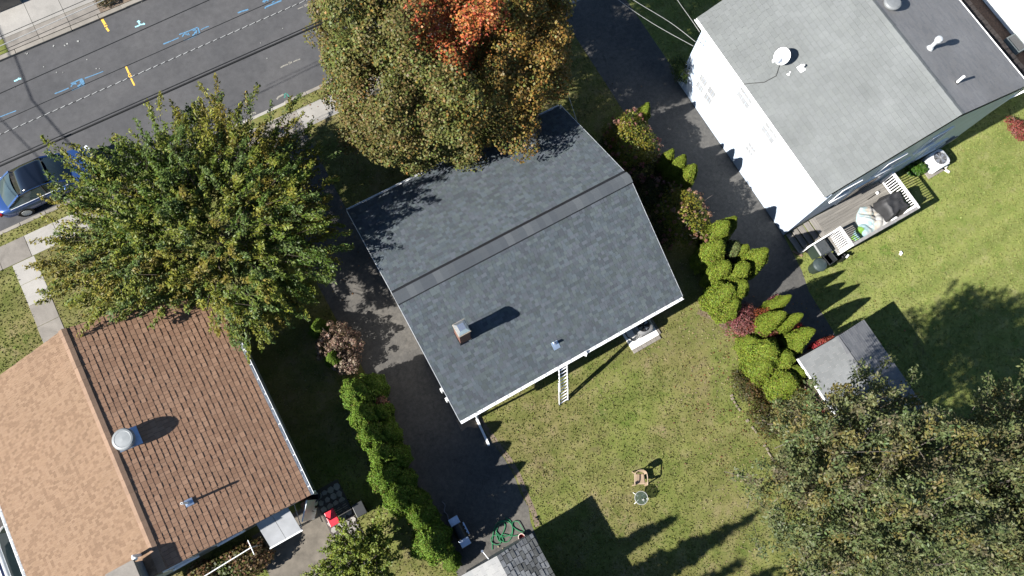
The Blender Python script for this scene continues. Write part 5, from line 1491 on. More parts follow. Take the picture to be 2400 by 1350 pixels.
def shoot_tree(root, c, r, base, seed, n_shoots, leaves_per, leaf, aspect, cols, shoot_len, trunk_r=0.18, n_limbs=11, shell=(0.55, 1.0), droop=-0.1, twig_mat=BARK, twig_r=0.006, spike=0.25, jitter=0.55, zmin=None, limb_r=0.08, trans=LEAF, cut=None, upward=0.0, spread=1.0, wander=0.22, twig_share=1.0, patch=0.28):
    """crown of leafy shoots that radiate from the limbs; uneven outline"""
    rng = np.random.default_rng(seed)
    c, r, base = np.array(c, float), np.array(r, float), np.array(base, float)
    fork = base + (c - base) * 0.42
    tips = []
    for k in range(n_limbs):
        a = 2 * math.pi * (k + rng.uniform(-.3, .3)) / n_limbs; e = rng.uniform(-.15, 1.2)
        tips.append(c + r * 0.72 * np.array([math.cos(a) * math.cos(e), math.sin(a) * math.cos(e), math.sin(e)]))
    paths = tree_skeleton(root, base, fork, tips, trunk_r, rng, limb_r=limb_r)
    # shoot ends
    d = unit(rng.normal(0, 1, (n_shoots * 3, 3))); d = d[d[:, 2] > -0.55][:n_shoots]
    n_shoots = len(d)
    rad = rng.uniform(shell[0] ** 2.2, shell[1] ** 2.2, n_shoots) ** (1 / 2.2)
    mod = 1 + lobes(d * 3.0, seed + 1, 1.3, 0.12)
    long_ = (rng.random(n_shoots) < 0.12) * rng.uniform(0.3, 1, n_shoots) * spike
    end = c + d * r * (rad * mod + long_)[:, None]
    if zmin is not None:
        end[:, 2] = np.maximum(end[:, 2], zmin + rng.uniform(0, .5, n_shoots))
    if cut is not None:
        keep = cut(end); end, d, mod = end[keep], d[keep], mod[keep]; n_shoots = len(end)
    out = unit(end - (c - np.array([0, 0, r[2] * 0.6]))) + np.array([0, 0, droop + upward])
    out = unit(out + rng.normal(0, wander, out.shape))
    L = shoot_len * rng.uniform(0.6, 1.3, n_shoots)
    start = end - out * L[:, None]
    # leaves along the shoots
    n = n_shoots * leaves_per
    idx = np.repeat(np.arange(n_shoots), leaves_per)
    t = rng.uniform(0, 1, n) ** 0.75
    P_ = start[idx] + out[idx] * (L[idx] * t)[:, None]
    P_[:, 2] += droop * 0.4 * (t ** 2) * L[idx]
    P_ += rng.normal(0, 0.075 * spread * (1.25 - 0.6 * t)[:, None], (n, 3)) * (leaf / 0.13)
    N = unit(out[idx] * 0.35 + np.array([-0.35, 0, 0.9]))          # blades turn to the light
    V = leaves(P_, N, leaf, aspect, rng, jitter, axis=out[idx] * 0.8 + np.array([0, 0, -0.25]))
    base_col = np.array(cols)[np.clip((lobes(end, seed + 5, 0.55, patch) + 0.5 + rng.normal(0, .24, n_shoots)) * len(cols), 0, len(cols) - 1).astype(int)]
    # young tips of a shoot are yellower
    C = tint(base_col[idx], n, rng, 0.2, 0.06)
    np_mesh('crown', V, trans, root, C)['kind'] = 'stuff'
    # twigs: slender four-sided strips
    tw = []
    sel = np.nonzero(rng.random(n_shoots) < twig_share)[0]
    for i in sel:
        a, b = start[i] - out[i] * L[i] * 0.5, end[i]
        s = np.cross(out[i], [0.3, 0.2, 1.0]); s /= np.linalg.norm(s) + 1e-9; u = np.cross(s, out[i])
        for v in (s, u):
            w = twig_r
            tw.append([a - v * w * 1.6, b - v * w * 0.4, b + v * w * 0.4, a + v * w * 1.6])
    np_mesh('twigs', np.array(tw), twig_mat, root)['kind'] = 'stuff'
    return root


def cluster_tree(root, c, r, base, seed, n_cl, per, leaf, color_fn, cl_r=(0.6, 1.05), trunk_r=0.24, n_limbs=12, zmin=1.6, aspect=0.85, fill=0.35):
    """crown of rounded leaf clusters with dark gaps between"""
    rng = np.random.default_rng(seed)
    c, r, base = np.array(c, float), np.array(r, float), np.array(base, float)
    fork = base + (c - base) * 0.4
    tips = [c + r * 0.55 * np.array([math.cos(a) * math.cos(e), math.sin(a) * math.cos(e), math.sin(e)]) for a, e in [(2 * math.pi * k / n_limbs + rng.uniform(-.3, .3), rng.uniform(-.2, 1.2)) for k in range(n_limbs)]]
    tree_skeleton(root, base, fork, tips, trunk_r, rng, limb_r=0.1)
    # evenly spread cluster centres on an uneven shell
    k = np.arange(n_cl) + 0.5
    ph = np.arccos(1 - 1.62 * k / n_cl); th = math.pi * (1 + 5 ** .5) * k
    d = np.stack([np.cos(th) * np.sin(ph), np.sin(th) * np.sin(ph), np.cos(ph)], 1) + rng.normal(0, 0.07, (n_cl, 3)); d = unit(d)
    mod = 0.93 + lobes(d * 3.0, seed + 2, 1.5, 0.10) + rng.normal(0, 0.06, n_cl)
    C0 = c + d * r * mod[:, None]
    inner = c + unit(rng.normal(0, 1, (int(n_cl * fill), 3))) * r * rng.uniform(0.3, 0.72, (int(n_cl * fill), 1))
    C0 = np.concatenate([C0, inner]); D0 = unit(C0 - c + np.array([0, 0, 0.4]))
    R0 = rng.uniform(*cl_r, len(C0))
    keep = C0[:, 2] > zmin; C0, D0, R0 = C0[keep], D0[keep], R0[keep]
    Vs, Cs = [], []
    for ci in range(len(C0)):
        n = int(per * (R0[ci] / 0.8) ** 2)
        # each cluster is itself a few smaller puffs
        sub = unit(D0[ci] * 0.7 + rng.normal(0, 0.8, (9, 3))) * R0[ci] * rng.uniform(0.35, 0.75, (9, 1))
        w = rng.integers(0, 9, n)
        q = unit(rng.normal(0, 1, (n, 3)) + D0[ci] * 0.45)
        rr = R0[ci] * 0.52 * rng.uniform(0.72, 1.05, n)[:, None]
        P_ = C0[ci] + sub[w] + q * rr
        Vs.append(leaves(P_, q * 0.8 + np.array([-0.1, 0, 0.5]), leaf, aspect, rng, 0.5))
        Cs.append(1.1 * tint(color_fn(P_, rng), n, rng, 0.16, 0.07) * (0.85 + 0.3 * rng.random((9, 1)))[w])
    np_mesh('crown', np.concatenate(Vs), LEAF, root, np.concatenate(Cs))['kind'] = 'stuff'
    return root


# ---- the spreading green tree between the two houses
t1 = thing('broadleaf_tree', 'spreading green tree with ragged shoots between tan-roofed house and street', 'tree', (-4.9, 14.6, 0))
G1 = [(0.126, 0.2012, 0.0286), (0.192, 0.2587, 0.0363), (0.258, 0.2932, 0.0396), (0.156, 0.23, 0.055), (0.312, 0.3105, 0.044), (0.294, 0.253, 0.0418)]


def cut1(e):       # the crown has been pruned back above the roof
    return ~((e[:, 0] < -6.2) & (e[:, 1] < 11.5)) & ~((e[:, 0] > 0.35) & (e[:, 1] < 13.2)) & ~((e[:, 0] > -1.0) & (e[:, 1] < 10.6))


shoot_tree(t1, (-5.05, 14.3, 4.6), (5.8, 5.4, 3.4), (-4.9, 14.6, 0), 21, 1750, 92, 0.130, 0.42, G1, 1.15, 0.2, 13, (0.42, 1.0), -0.12, spike=0.22, zmin=2.4, cut=cut1)

# ---- the maple turning colour
t2 = thing('maple_tree', 'large rounded maple turning from olive to orange and red in front lawn', 'tree', (7.4, 15.9, 0))
RED0 = np.array([7.3, 14.8, 9.3])


MP = np.array([(0.175, 0.200, 0.050), (0.200, 0.200, 0.056), (0.225, 0.195, 0.062), (0.240, 0.172, 0.062), (0.180, 0.205, 0.052)])
MO = np.array([(0.33, 0.205, 0.052), (0.34, 0.185, 0.042), (0.30, 0.225, 0.05)])
MR = np.array([(0.62, 0.14, 0.055), (0.66, 0.19, 0.055), (0.56, 0.12, 0.065), (0.60, 0.24, 0.07), (0.50, 0.26, 0.08)])


def maple_col(P_, rng):
    """olive to rust, one side orange, a red top; the change is gradual from leaf to leaf"""
    n = len(P_)
    k = np.clip((lobes(P_, 3, 0.7, 0.4) + 0.5 + rng.normal(0, .22, n)) * 5, 0, 4).astype(int)
    C = MP[k]
    side = 0.5 + ((P_[:, 0] - 8.6) * 0.28 - (P_[:, 1] - 15.0) * 0.10) + lobes(P_, 8, 0.9, 0.35)
    side *= np.clip((12.3 - P_[:, 0]) / 1.5, 0.15, 1)
    o = rng.random(n) < np.clip(side, 0.04, 0.85); C = np.where(o[:, None], MO[rng.integers(0, 3, n)], C)
    dr = np.linalg.norm((P_ - RED0) * np.array([0.95, 0.9, 0.45]), axis=1) + lobes(P_, 12, 1.3, 0.35)
    r = rng.random(n) < np.clip((1.9 - dr) / 0.9, 0, 0.9)
    return np.where(r[:, None], MR[rng.integers(0, 5, n)], C)


cluster_tree(t2, (7.1, 16.3, 5.8), (4.9, 4.5, 4.2), (7.4, 15.9, 0), 33, 175, 760, 0.10, maple_col, (0.62, 1.12), 0.26, 12, 1.7, fill=0.25)

# ---- the thin-leaved trees over the back corner
G3 = [(0.1373, 0.1703, 0.0653), (0.1832, 0.21, 0.0793), (0.2136, 0.227, 0.0909), (0.1577, 0.1987, 0.0722), (0.2543, 0.2214, 0.07), (0.1933, 0.176, 0.0875)]
for nm, lab, c, r, seed, ns in (('hickory_tree', 'thin-leaved olive tree nearest the lawn in the back corner by far shed', (11.0, -6.3, 8.8), (4.0, 3.8, 3.3), 41, 760),
                                ('hickory_tree', 'thin-leaved olive tree behind the far shed, deeper in back corner', (15.6, -9.5, 8.8), (4.5, 4.3, 3.4), 47, 900)):
    t3 = thing(nm, lab, 'tree', (c[0] + .9, c[1] - .6, 0), 'trees in the back corner')
    shoot_tree(t3, c, r, (c[0] + .9, c[1] - .6, 0), seed, ns, 84, 0.12, 0.46, G3, 1.1, 0.2, 14, (0.3, 1.0), 0.05, spike=0.2, twig_r=0.008, zmin=4.0, upward=0.7, jitter=0.6, spread=1.75, wander=0.55, patch=0.14, twig_share=0.4, limb_r=0.05, twig_mat=TWIG)

# ---- light green small tree behind the tan house
t4 = thing('young_tree', 'small yellow-green tree beside the red box behind tan-roofed house', 'tree', (-5.5, 0.0, 0))
shoot_tree(t4, (-5.55, -0.05, 2.4), (1.75, 1.5, 1.4), (-5.5, 0.0, 0), 53, 330, 46, 0.10, 0.6, [(0.22, 0.28, 0.04), (0.27, 0.33, 0.045), (0.32, 0.36, 0.05), (0.17, 0.24, 0.04)], 0.7, 0.07, 7, (0.3, 1.0), -0.05, zmin=0.9, limb_r=0.035, twig_r=0.006)

# ---- trees beyond the frame whose shadows lie on the lawn
for i, (x, y, h, rad) in enumerate(((-3.7, -4.8, 7.7, 1.4), (-3.6, -6.3, 10.0, 1.8), (-5.2, -7.6, 10.0, 2.0), (-3.2, -8.6, 9.4, 2.0), (0.6, -9.6, 9.0, 2.2))):
    t = thing('spruce_tree', 'dark spruce standing behind the mossy shed, number %s counted from the hedge' % ('one', 'two', 'three', 'four', 'five')[i], 'tree', (x, y, 0), 'spruces behind the mossy shed')
    rng = np.random.default_rng(60 + i)
    MB().tube([(x, y, 0), (x, y, h * .6), (x, y, h)], [0.16, 0.09, 0.015], 8).build('trunk', BARK, t)
    n = 5200
    z = h * (0.08 + 0.92 * (1 - np.sqrt(rng.random(n)))); rr = rad * (1 - z / h) * rng.uniform(0.35, 1.0, n) * (0.8 + 0.2 * np.sin(z * 6)) + 0.04
    a = rng.uniform(0, 6.283, n); O = np.stack([np.cos(a), np.sin(a), np.zeros(n)], 1)
    P_ = np.stack([x + rr * np.cos(a), y + rr * np.sin(a), z - rr * 0.25], 1)
    np_mesh('crown', leaves(P_, O * .3 + np.array([0, 0, 1]), 0.36, 0.4, rng, 0.4, axis=O + np.array([0, 0, -.3])), NEEDLE, t, tint((0.03, 0.055, 0.018), n, rng))['kind'] = 'stuff'


# ---- evergreen hedge plants
EV = {}


def evergreen_mesh(key, h, rad, seed, col, lobed=0.17, n=15000, top=0.25):
    """flame-shaped arborvitae: feathery upright sprays on a lumpy body"""
    if key in EV:
        return EV[key]
    rng = np.random.default_rng(seed)
    v = rng.uniform(0.03, 1, n) ** 0.85; a = rng.uniform(0, 6.283, n)
    prof = np.sin(np.pi * np.clip(v * 0.86 + 0.14, 0, 1)) ** 0.62 * (1 - top * v)
    d = np.stack([np.cos(a), np.sin(a), v * 2.2], 1)
    rr = rad * prof * (1 + lobes(d * 2.0, seed, 2.2, lobed) + lobes(d * 5.0, seed + 7, 2.6, 0.07)) * rng.uniform(0.87, 1.04, n)
    P_ = np.stack([rr * np.cos(a), rr * np.sin(a), v * h], 1)
    O = np.stack([np.cos(a), np.sin(a), np.zeros(n)], 1)
    N = O * (1 - 0.5 * v)[:, None] + np.array([0, 0, 0.3]) * v[:, None]
    V = leaves(P_, N, 0.085, 0.42, rng, 0.42, axis=O * 0.6 + np.array([0, 0, 0.8]))
    C = tint(col, n, rng, 0.26, 0.10)
    br = rng.random(n) < 0.02 + 0.08 * (lobes(P_, seed + 9, 2.5, 0.5) > 0.6)
    C[br] = tint((0.22, 0.14, 0.055), int(br.sum()), rng, 0.2, 0.1)
    # brownish-green inner body closes the gaps
    core, cc = [], []
    m, k = 14, 10
    zz = np.linspace(0.02, 0.97, k + 1)
    pr = np.sin(np.pi * np.clip(zz * 0.86 + 0.14, 0, 1)) ** 0.62 * (1 - top * zz) * rad * 0.66
    for i in range(k):
        for j in range(m):
            t0, t1_ = 2 * math.pi * j / m, 2 * math.pi * (j + 1) / m
            core.append([[pr[i] * math.cos(t0), pr[i] * math.sin(t0), zz[i] * h], [pr[i] * math.cos(t1_), pr[i] * math.sin(t1_), zz[i] * h], [pr[i + 1] * math.cos(t1_), pr[i + 1] * math.sin(t1_), zz[i + 1] * h], [pr[i + 1] * math.cos(t0), pr[i + 1] * math.sin(t0), zz[i + 1] * h]]); cc.append(col)
    V = np.concatenate([V, np.array(core)]); C = np.concatenate([C, np.array(cc)])
    o = np_mesh('foliage', V, NEEDLE, None, C)
    me = o.data; bpy.data.objects.remove(o)
    EV[key] = me
    return me


STEM = {}


def evergreen(label, x, y, h, rad, variant, col, group, cat='shrub', name='arborvitae', rz=None):
    t = thing(name, label, cat, (x, y, 0), group)
    me = evergreen_mesh((variant, col), 3.0, 0.62, 100 + variant, col)
    o = bpy.data.objects.new('foliage', me); COL.objects.link(o); o.parent = t; o['kind'] = 'stuff'
    o.scale = (rad / 0.62, rad / 0.62, h / 3.0); o.rotation_euler = (0, 0, random.uniform(0, 6.28) if rz is None else rz)
    if 'm' not in STEM:
        STEM['m'] = MB().tube([(0, 0, -.05), (0, 0, 0.6)], [0.06, 0.045], 8).build('stem', BARK); me2 = STEM['m'].data; bpy.data.objects.remove(STEM['m']); STEM['m'] = me2
    s = bpy.data.objects.new('stem', STEM['m']); COL.objects.link(s); s.parent = t
    return t


ORD = ['first', 'second', 'third', 'fourth', 'fifth', 'sixth', 'seventh', 'eighth', 'ninth', 'tenth', 'eleventh', 'twelfth', 'thirteenth', 'fourteenth', 'fifteenth']
LEFT_G = (0.170, 0.275, 0.030)
hedge_l = [(838, 922, 3.4, 0.81), (872, 908, 2.6, 0.66), (854, 972, 3.6, 0.68), (890, 968, 2.6, 0.57), (872, 1020, 3.7, 0.68), (908, 1016, 2.7, 0.57), (896, 1066, 3.6, 0.66), (928, 1072, 2.7, 0.59), (906, 1118, 3.8, 0.75), (942, 1128, 2.8, 0.59), (936, 1168, 3.7, 0.73), (972, 1178, 2.8, 0.57), (988, 1212, 3.5, 0.64), (1010, 1272, 3.3, 0.88)]
for i, (px, py, h, rad) in enumerate(hedge_l):
    p = at(px, py, h * 0.62)
    evergreen('bright green arborvitae, %s from the street in row along the left driveway' % ORD[i], p.x, p.y, h, rad, i % 4, LEFT_G, 'arborvitae row along the left driveway')
p = at(745, 768, 0.8); evergreen('small arborvitae under green tree tip beside driveway', p.x, p.y, 1.3, .45, 1, LEFT_G, None)
p = at(780, 838, 1.2); evergreen('small bright green shrub ringed by dried brown flower bush', p.x, p.y, 1.6, .42, 2, LEFT_G, None)
p = at(1060, 1318, .8); evergreen('low bright shrub between barbecue shade and bottom lawn edge', p.x, p.y, 1.1, .40, 3, LEFT_G, None)

RIGHT_G = (0.215, 0.280, 0.030); RIGHT_P = (0.17, 0.205, 0.07)
hedge_r = [(1508, 268, 2.8, .38), (1563, 376, 3.0, .38), (1586, 394, 3.5, .44), (1610, 416, 3.5, .48), (1684, 545, 3.5, .60), (1703, 533, 3.3, .44), (1670, 590, 3.5, .64), (1711, 592, 2.9, .60), (1731, 595, 3.1, .42), (1766, 612, 4.2, .56), (1688, 635, 3.1, .60), (1729, 640, 3.5, .58), (1696, 691, 3.2, .70), (1725, 681, 3.4, .60), (1710, 716, 2.6, .60)]
for i, (px, py, h, rad) in enumerate(hedge_r):
    p = at(px, py, h * 0.62)
    evergreen('lime green evergreen, %s from the street in row beside the right driveway' % ORD[i], p.x, p.y, h, rad, i % 4, RIGHT_P if i == 7 else RIGHT_G, 'evergreen row beside the right driveway')
hedge_b = [(1831, 707, 3.6, .34), (1816, 747, 3.9, .48), (1855, 750, 3.9, .36), (1882, 786, 3.9, .46), (1865, 813, 2.8, .46), (1762, 802, 1.8, .54), (1800, 824, 2.7, .82), (1838, 840, 2.5, .66), (1790, 856, 2.3, .68), (1842, 894, 2.5, .76), (1868, 874, 2.3, .52)]
for i, (px, py, h, rad) in enumerate(hedge_b):
    p = at(px, py, h * 0.72)
    evergreen('rounded lime evergreen, %s counted towards the far shed from end of right driveway' % ORD[i], p.x, p.y, h, rad, i % 4, RIGHT_G, 'lime evergreens near the far shed')


# ---- broadleaf bushes
def bush(name, label, px, py, z, rx, ry, h, seed, n, leaf, cols, aspect=0.6, cat='bush', group=None, flowers=None, twigs=0, twig_col=TWIG, base=None):
    p = at(px, py, z) if base is None else Vector(base)
    t = thing(name, label, cat, (p.x, p.y, 0), group)
    rng = np.random.default_rng(seed)
    d = unit(rng.normal(0, 1, (n, 3))); d[:, 2] = np.abs(d[:, 2]) * 1.0 - 0.12
    k = rng.uniform(0.45, 1.0, n) ** 0.6 * (1 + lobes(d * 2.5, seed, 1.8, 0.16))
    P_ = np.array([p.x, p.y, h * 0.42]) + d * np.array([rx, ry, h * 0.56]) * k[:, None]
    P_[:, 2] = np.maximum(P_[:, 2], 0.03)
    cl = np.array(cols)[np.clip((lobes(P_, seed + 3, 2.4, 0.5) + 0.5 + rng.normal(0, .2, n)) * len(cols), 0, len(cols) - 1).astype(int)]
    np_mesh('foliage', leaves(P_, d + np.array([0, 0, .5]), leaf, aspect, rng, 0.6), LEAF, t, tint(cl, n, rng, 0.2, 0.08))['kind'] = 'stuff'
    for k in range(6 + twigs):
        a = rng.uniform(0, 6.283); f = rng.uniform(0.4, 1.0 if k < 6 else 1.15)
        tip = (p.x + rx * f * math.cos(a), p.y + ry * f * math.sin(a), h * rng.uniform(.55, .95))
        MB().tube([tuple(q_) for q_ in branch_path((p.x, p.y, 0), tip, rng, 0.1, 5)], list(np.linspace(0.02, 0.006, 5)), 5, False).build('stem', twig_col, t)
    if flowers:
        nf, fr, fcols, fz = flowers
        dd = unit(rng.normal(0, 1, (nf, 3))); dd[:, 2] = np.abs(dd[:, 2]) * fz + 0.1
        kk = 1.0 + lobes(dd * 2.5, seed, 1.8, 0.16)
        Q_ = np.array([p.x, p.y, h * 0.42]) + dd * np.array([rx, ry, h * 0.60]) * kk[:, None]
        for i in range(nf):
            m_ = 26
            o_ = unit(rng.normal(0, 1, (m_, 3)) + np.array([0, 0, .5]))
            r_ = fr * rng.uniform(.7, 1.25)
            V = leaves(Q_[i] + o_ * np.array([r_, r_, r_ * 1.25]), o_, r_ * 0.9, 0.9, rng, 0.4)
            np_mesh('flower_head', V, LEAF, t, tint(fcols[rng.integers(len(fcols))], m_, rng, 0.14, 0.06))
    return t


PINK = [(0.52, 0.22, 0.17), (0.58, 0.30, 0.23), (0.50, 0.17, 0.15), (0.60, 0.38, 0.27)]
DUST = [(0.42, 0.20, 0.15), (0.50, 0.30, 0.20), (0.46, 0.27, 0.16)]
HG = [(0.20, 0.22, 0.03), (0.26, 0.26, 0.032), (0.16, 0.20, 0.03), (0.28, 0.25, 0.035)]
bush('hydrangea', 'sunlit hydrangea with pink flower heads beside the right driveway', 1482, 316, 2.3, 1.25, 1.5, 3.2, 71, 6000, 0.11, HG, flowers=(64, 0.075, PINK, .5))
bush('hydrangea', 'sunlit hydrangea with peach flower heads and bare twigs near lime evergreens', 1612, 496, 2.4, 1.15, 1.45, 3.4, 72, 5800, 0.11, HG, flowers=(60, 0.065, DUST, .7), twigs=26)
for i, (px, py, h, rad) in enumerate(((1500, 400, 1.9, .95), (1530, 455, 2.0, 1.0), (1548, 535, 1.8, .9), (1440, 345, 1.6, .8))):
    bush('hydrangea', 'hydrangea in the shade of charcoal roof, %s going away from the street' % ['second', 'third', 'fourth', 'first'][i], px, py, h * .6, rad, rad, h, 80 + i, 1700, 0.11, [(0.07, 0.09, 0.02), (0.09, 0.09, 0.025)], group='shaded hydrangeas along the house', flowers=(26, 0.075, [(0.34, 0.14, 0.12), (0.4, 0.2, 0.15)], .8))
bush('hydrangea', 'dried brown hydrangea on left driveway edge near arborvitae row', 790, 800, 1.1, 0.92, 0.88, 1.6, 90, 2600, 0.10, [(0.30, 0.20, 0.14), (0.24, 0.15, 0.10), (0.34, 0.24, 0.17)], 0.5, flowers=(40, 0.10, [(0.40, 0.28, 0.20), (0.34, 0.23, 0.17)], .9))
bush('hydrangea', 'smaller dried brown flower bush against the left driveway', 815, 850, 0.9, 0.55, 0.5, 1.3, 91, 1100, 0.10, [(0.30, 0.20, 0.14), (0.36, 0.26, 0.19)], 0.5, flowers=(18, 0.10, [(0.42, 0.31, 0.23)], .9))
bush('hydrangea', 'rusty dried blooms poking out among the left arborvitae', 888, 940, 1.9, 0.32, 0.3, 2.4, 92, 500, 0.09, [(0.36, 0.20, 0.13), (0.30, 0.15, 0.09)], 0.6)
MAR = [(0.27, 0.085, 0.085), (0.22, 0.075, 0.075), (0.35, 0.15, 0.13), (0.30, 0.10, 0.075)]
bush('barberry', 'round maroon barberry nearest the back lawn among lime shrubs', 1748, 750, 1.3, 0.80, 0.88, 1.9, 95, 3800, 0.075, MAR)
bush('barberry', 'maroon barberry wrapped around a rounded lime evergreen', 1800, 752, 1.6, 0.95, 0.90, 2.3, 96, 4200, 0.075, MAR + [(0.30, 0.08, 0.03)])
bush('barberry', 'small maroon barberry at the driveway end beside lime tip', 1822, 703, 1.0, 0.36, 0.3, 1.2, 97, 700, 0.075, MAR)
RED = [(0.40, 0.035, 0.045), (0.30, 0.03, 0.04), (0.34, 0.07, 0.04)]
bush('burning_bush', 'bright red bush between lime evergreens and far shed', 1868, 768, 1.0, 0.46, 0.42, 1.4, 98, 1000, 0.09, RED)
bush('creeper', 'red creeper leaves along front edge of far shed roof', 1945, 793, 2.2, 0.55, 0.16, 2.5, 99, 900, 0.09, RED, cat='creeper')
bush('creeper', 'red and orange creeper at left eave of far shed', 1893, 945, 1.3, 0.42, 1.5, 2.0, 101, 3000, 0.09, RED + [(0.42, 0.2, 0.06), (0.14, 0.15, 0.04), (0.2, 0.17, 0.06), (0.12, 0.13, 0.03)], cat='creeper')
bush('burning_bush', 'red bush on the far lawn edge beside white house', 2388, 300, 0.5, 0.42, 0.8, 0.9, 102, 1300, 0.08, [(0.34, 0.09, 0.07), (0.28, 0.06, 0.05)])
bush('leafy_plant', 'bright big-leaved plant between deck and pale air conditioner', 2150, 395, 0.4, 0.55, 0.36, 0.75, 103, 260, 0.22, [(0.07, 0.16, 0.02), (0.09, 0.19, 0.025)], 0.75, cat='plant')
bush('leafy_plant', 'tall weedy bush at front corner of white house', 1594, 165, 1.0, 0.42, 0.7, 2.0, 104, 1500, 0.09, [(0.13, 0.16, 0.05), (0.10, 0.15, 0.03)], 0.5)
bush('leafy_plant', 'low bright groundcover by maroon barberry and lawn', 1722, 765, 0.2, 0.34, 0.9, 0.4, 105, 1300, 0.08, [(0.09, 0.17, 0.025), (0.12, 0.19, 0.03)], 0.7, cat='plant')
ROSE = [(0.10, 0.13, 0.03), (0.22, 0.15, 0.06), (0.26, 0.14, 0.07), (0.15, 0.15, 0.04), (0.30, 0.20, 0.10)]
bush('rose_bush', 'mixed green and rust rose bush behind tan-roofed house', 565, 1318, 0.9, 1.3, 0.75, 1.5, 106, 3200, 0.12, ROSE, 0.7)
bush('rose_bush', 'mixed green and brown rose bush at frame bottom behind tan-roofed house', 470, 1352, 0.9, 1.0, 0.6, 1.3, 107, 1800, 0.12, ROSE, 0.7)
bush('leafy_plant', 'pale dry shrub beside the white awning behind tan-roofed house', 608, 1275, 0.6, 0.32, 0.3, 1.0, 108, 500, 0.10, [(0.2, 0.17, 0.09), (0.3, 0.27, 0.2)], 0.5)
OLV = [(0.085, 0.085, 0.025), (0.10, 0.085, 0.03), (0.07, 0.08, 0.02), (0.13, 0.10, 0.035), (0.14, 0.085, 0.03)]
for i, (px, py, rx, ry, h, w) in enumerate(((1755, 905, .75, 1.1, 1.1, 'beside lime evergreens at the lawn edge'), (1800, 985, .8, 1.0, 1.3, 'left of a dark gap below the lime evergreens'), (1870, 960, .8, .8, 1.3, 'below left eave of far shed'), (1900, 1040, 1.0, 1.0, 1.5, 'under thin tree below far shed'), (1850, 1110, .9, 1.0, 1.2, 'on stone edging under thin tree'), (1960, 1130, 1.1, 1.1, 1.5, 'deep under the thin tree'), (2080, 1180, 1.3, 1.2, 1.5, 'deepest under thin-leaved trees'), (1960, 1250, 1.2, 1.0, 1.4, 'near bottom edge under thin tree'))):
    bush('wild_bush', 'tangled olive and rust bush ' + w, px, py, h * .5, rx, ry, h, 120 + i, 2300, 0.10, OLV + ([(0.12, 0.15, 0.03)] if i % 2 else []), 0.5, group='wild bushes in the back corner')
for i, (x, y, rx, ry) in enumerate(((-5.2, 30.0, .6, .36), (-4.2, 30.02, .6, .35), (-3.0, 30.0, .5, .3), (-11.9, 30.0, .7, .35))):
    bush('leafy_plant', ['dry brown plant nearest yellow mark on far planting strip', 'dry brown plant with green tuft on far planting strip', 'dry plant at top frame edge on far planting strip', 'dry brown plant at left frame edge on far pavement'][i], 0, 0, 0, rx, ry, 0.4, 140 + i, 900, 0.08, [(0.20, 0.16, 0.08), (0.16, 0.13, 0.06), (0.24, 0.19, 0.10)] + ([(0.05, 0.13, 0.04)] if i == 1 else []), 0.5, 'plant', 'plants across the street', base=(x, y, 0))
for i, (x, y) in enumerate(((-10.6, 33.2), (-9.6, 32.6), (-9.5, 33.8), (-11.0, 32.5))):
    bush('leafy_plant', 'yellow-green plant inside the concrete planter, ' + ['middle', 'street corner', 'far corner', 'near corner'][i], 0, 0, 0, .45, .3, 1.0, 150 + i, 500, 0.09, [(0.20, 0.20, 0.04), (0.12, 0.16, 0.03)], 0.5, 'plant', 'plants in the concrete planter', base=(x, y, 0))

# stone edging of the back bed
edge_t = thing('garden_edging', 'curved row of pale edging stones between lawn and wild bushes', 'edging', (12, -4, 0))
ep = smooth_path([at(*p_) for p_ in ((1712, 925), (1730, 955), (1755, 990), (1778, 1025), (1800, 1058), (1835, 1110), (1868, 1150), (1905, 1215))], 4)
rng_ = random.Random(5)
for i in range(len(ep) - 1):
    if rng_.random() < 0.3:
        continue
    c_ = (ep[i] + ep[i + 1]) / 2; d_ = ep[i + 1] - ep[i]
    MB().obox((c_.x + rng_.uniform(-.03, .03), c_.y, 0.03), (d_.length * rng_.uniform(.5, .95), 0.10 + rng_.uniform(-.04, .04), 0.08), math.atan2(d_.y, d_.x) + rng_.uniform(-.08, .08)).build('edging_stone', plain('edging_stone_mat', (0.30, 0.25, 0.18), 0.95, 0, 0.3), edge_t, bevel=0.015)
struct('bare_earth', MB().face([(x, y, 0.003) for x, y in [tuple(at(*p_)[:2]) for p_ in ((1650, 712), (1678, 700), (1700, 728), (1712, 760), (1700, 775), (1672, 752), (1632, 735))]][::-1]), plain('worn_earth', (0.23, 0.175, 0.105), 1.0, 0, 0.35, 6.0, 0.7))

# ================================================================== GRASS
RECTS = [(DX0 + .3, DX1 - .3, DY0 + .3, DY1 - .3), (TX0 + .3, TX1 - .3, TY0 + .3, TY1 - .3), (WX0 + .3, WX1 - .3, WY0 + .1, WY1 - .3), (-13.98, -12.97, 12, 19), (-19.9, -16.4, -8, 19), (30.2, 60, 4.2, 19), (-60, 80, 18.93, 20.06), (-3.1, 0.3, 20, 20.7), (14.3, 18.6, 20, 20.7),
         (SX0, SX1, SY0, SY1), (AX0, AX1, AY0, AY1), (-9.4, -5.3, -1.2, 3.3), (8.7, 10.35, 1.7, 3), (KX0, KX1, KY0, KY1), (18.1, 19.5, 1.9, 3.3)]


def inside(poly, X, Y):
    r = np.zeros(len(X), bool); n = len(poly)
    for i in range(n):
        (x0, y0), (x1, y1) = poly[i], poly[(i + 1) % n]
        if y0 == y1:
            continue
        r ^= ((y0 > Y) != (y1 > Y)) & (X < (x1 - x0) * (Y - y0) / (y1 - y0) + x0)
    return r


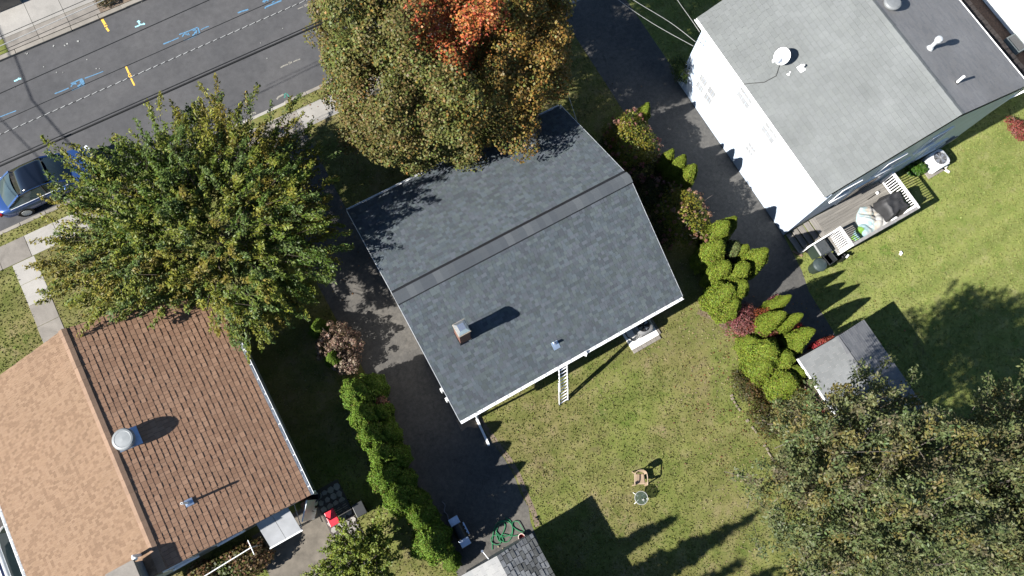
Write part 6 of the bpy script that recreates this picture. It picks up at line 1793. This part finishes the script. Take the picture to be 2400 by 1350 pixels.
n = 300000
X = RNG.uniform(-22, 36, n); Y = RNG.uniform(-15, 20.6, n)
ok = ~inside(drive_l, X, Y) & ~inside(drive_r, X, Y)
for x0, x1, y0, y1 in RECTS:
    ok &= ~((X > x0) & (X < x1) & (Y > y0) & (Y < y1))
P_ = np.stack([X, Y, np.zeros(n)], 1)
big = lobes(P_, 5, 0.5, 0.5); dry = lobes(P_, 9, 1.1, 0.5)
ok &= RNG.random(n) < (0.95 - 0.35 * (dry > 0.45))
X, Y, big, dry = X[ok], Y[ok], big[ok], dry[ok]; n = len(X)
a = RNG.uniform(0, 6.283, n); h = RNG.uniform(0.025, 0.07, n); w = RNG.uniform(0.02, 0.05, n)
lean = RNG.normal(0, 0.035, (n, 2))
V = np.zeros((n, 3, 3))
V[:, 0] = np.stack([X - np.cos(a) * w, Y - np.sin(a) * w, np.zeros(n)], 1); V[:, 1] = np.stack([X + np.cos(a) * w, Y + np.sin(a) * w, np.zeros(n)], 1)
V[:, 2] = np.stack([X + lean[:, 0], Y + lean[:, 1], h], 1)
g0, g1, g2, g3 = np.array((0.21, 0.255, 0.060)), np.array((0.295, 0.29, 0.105)), np.array((0.42, 0.34, 0.20)), np.array((0.37, 0.41, 0.125))
s = np.clip(0.5 + big + RNG.normal(0, .35, n), 0, 1)[:, None]; q_ = np.clip(dry * 1.1 + RNG.normal(0, .35, n), 0, 1)[:, None]
far_side = np.clip((X - 16) / 3, 0, 1)[:, None]          # the neighbour's lawn is greener
C = (g0 * (1 - s) + g1 * s); C = C * (1 - q_ * (1 - 0.5 * far_side)) + g2 * q_ * (1 - 0.5 * far_side); C = C * (1 - 0.65 * far_side) + g3 * 0.65 * far_side
gr = np_mesh('grass', V, GRASS, None, tint(C * 1.05, n, RNG, 0.13, 0.05), n=3)
tag(gr, 'short mottled lawn grass around the houses', 'grass', kind='stuff')

# fallen leaves below the trees
n = 2600
pk = RNG.integers(0, 4, n); ctr = np.array([(7, 15.5, 5.5), (-4.5, 14.5, 5.5), (3.5, 19.8, 6), (13.5, -2.5, 4.0)])[pk]
X = ctr[:, 0] + RNG.normal(0, 1, n) * ctr[:, 2] * .6; Y = ctr[:, 1] + RNG.normal(0, 1, n) * ctr[:, 2] * .45
ok = (Y < 20.5)
for x0, x1, y0, y1 in RECTS[:3] + RECTS[9:11]:
    ok &= ~((X > x0) & (X < x1) & (Y > y0) & (Y < y1))
X, Y = X[ok], Y[ok]; n = len(X)
P_ = np.stack([X, Y, np.full(n, 0.03)], 1)
fl_ = np_mesh('fallen_leaves', leaves(P_, np.tile([0, 0, 1.0], (n, 1)), 0.08, 0.8, RNG, 0.3), LEAF, None, tint((0.26, 0.17, 0.07), n, RNG, 0.3, 0.15))
tag(fl_, 'scattered fallen leaves on grass and driveways under the trees', 'leaves', kind='stuff')
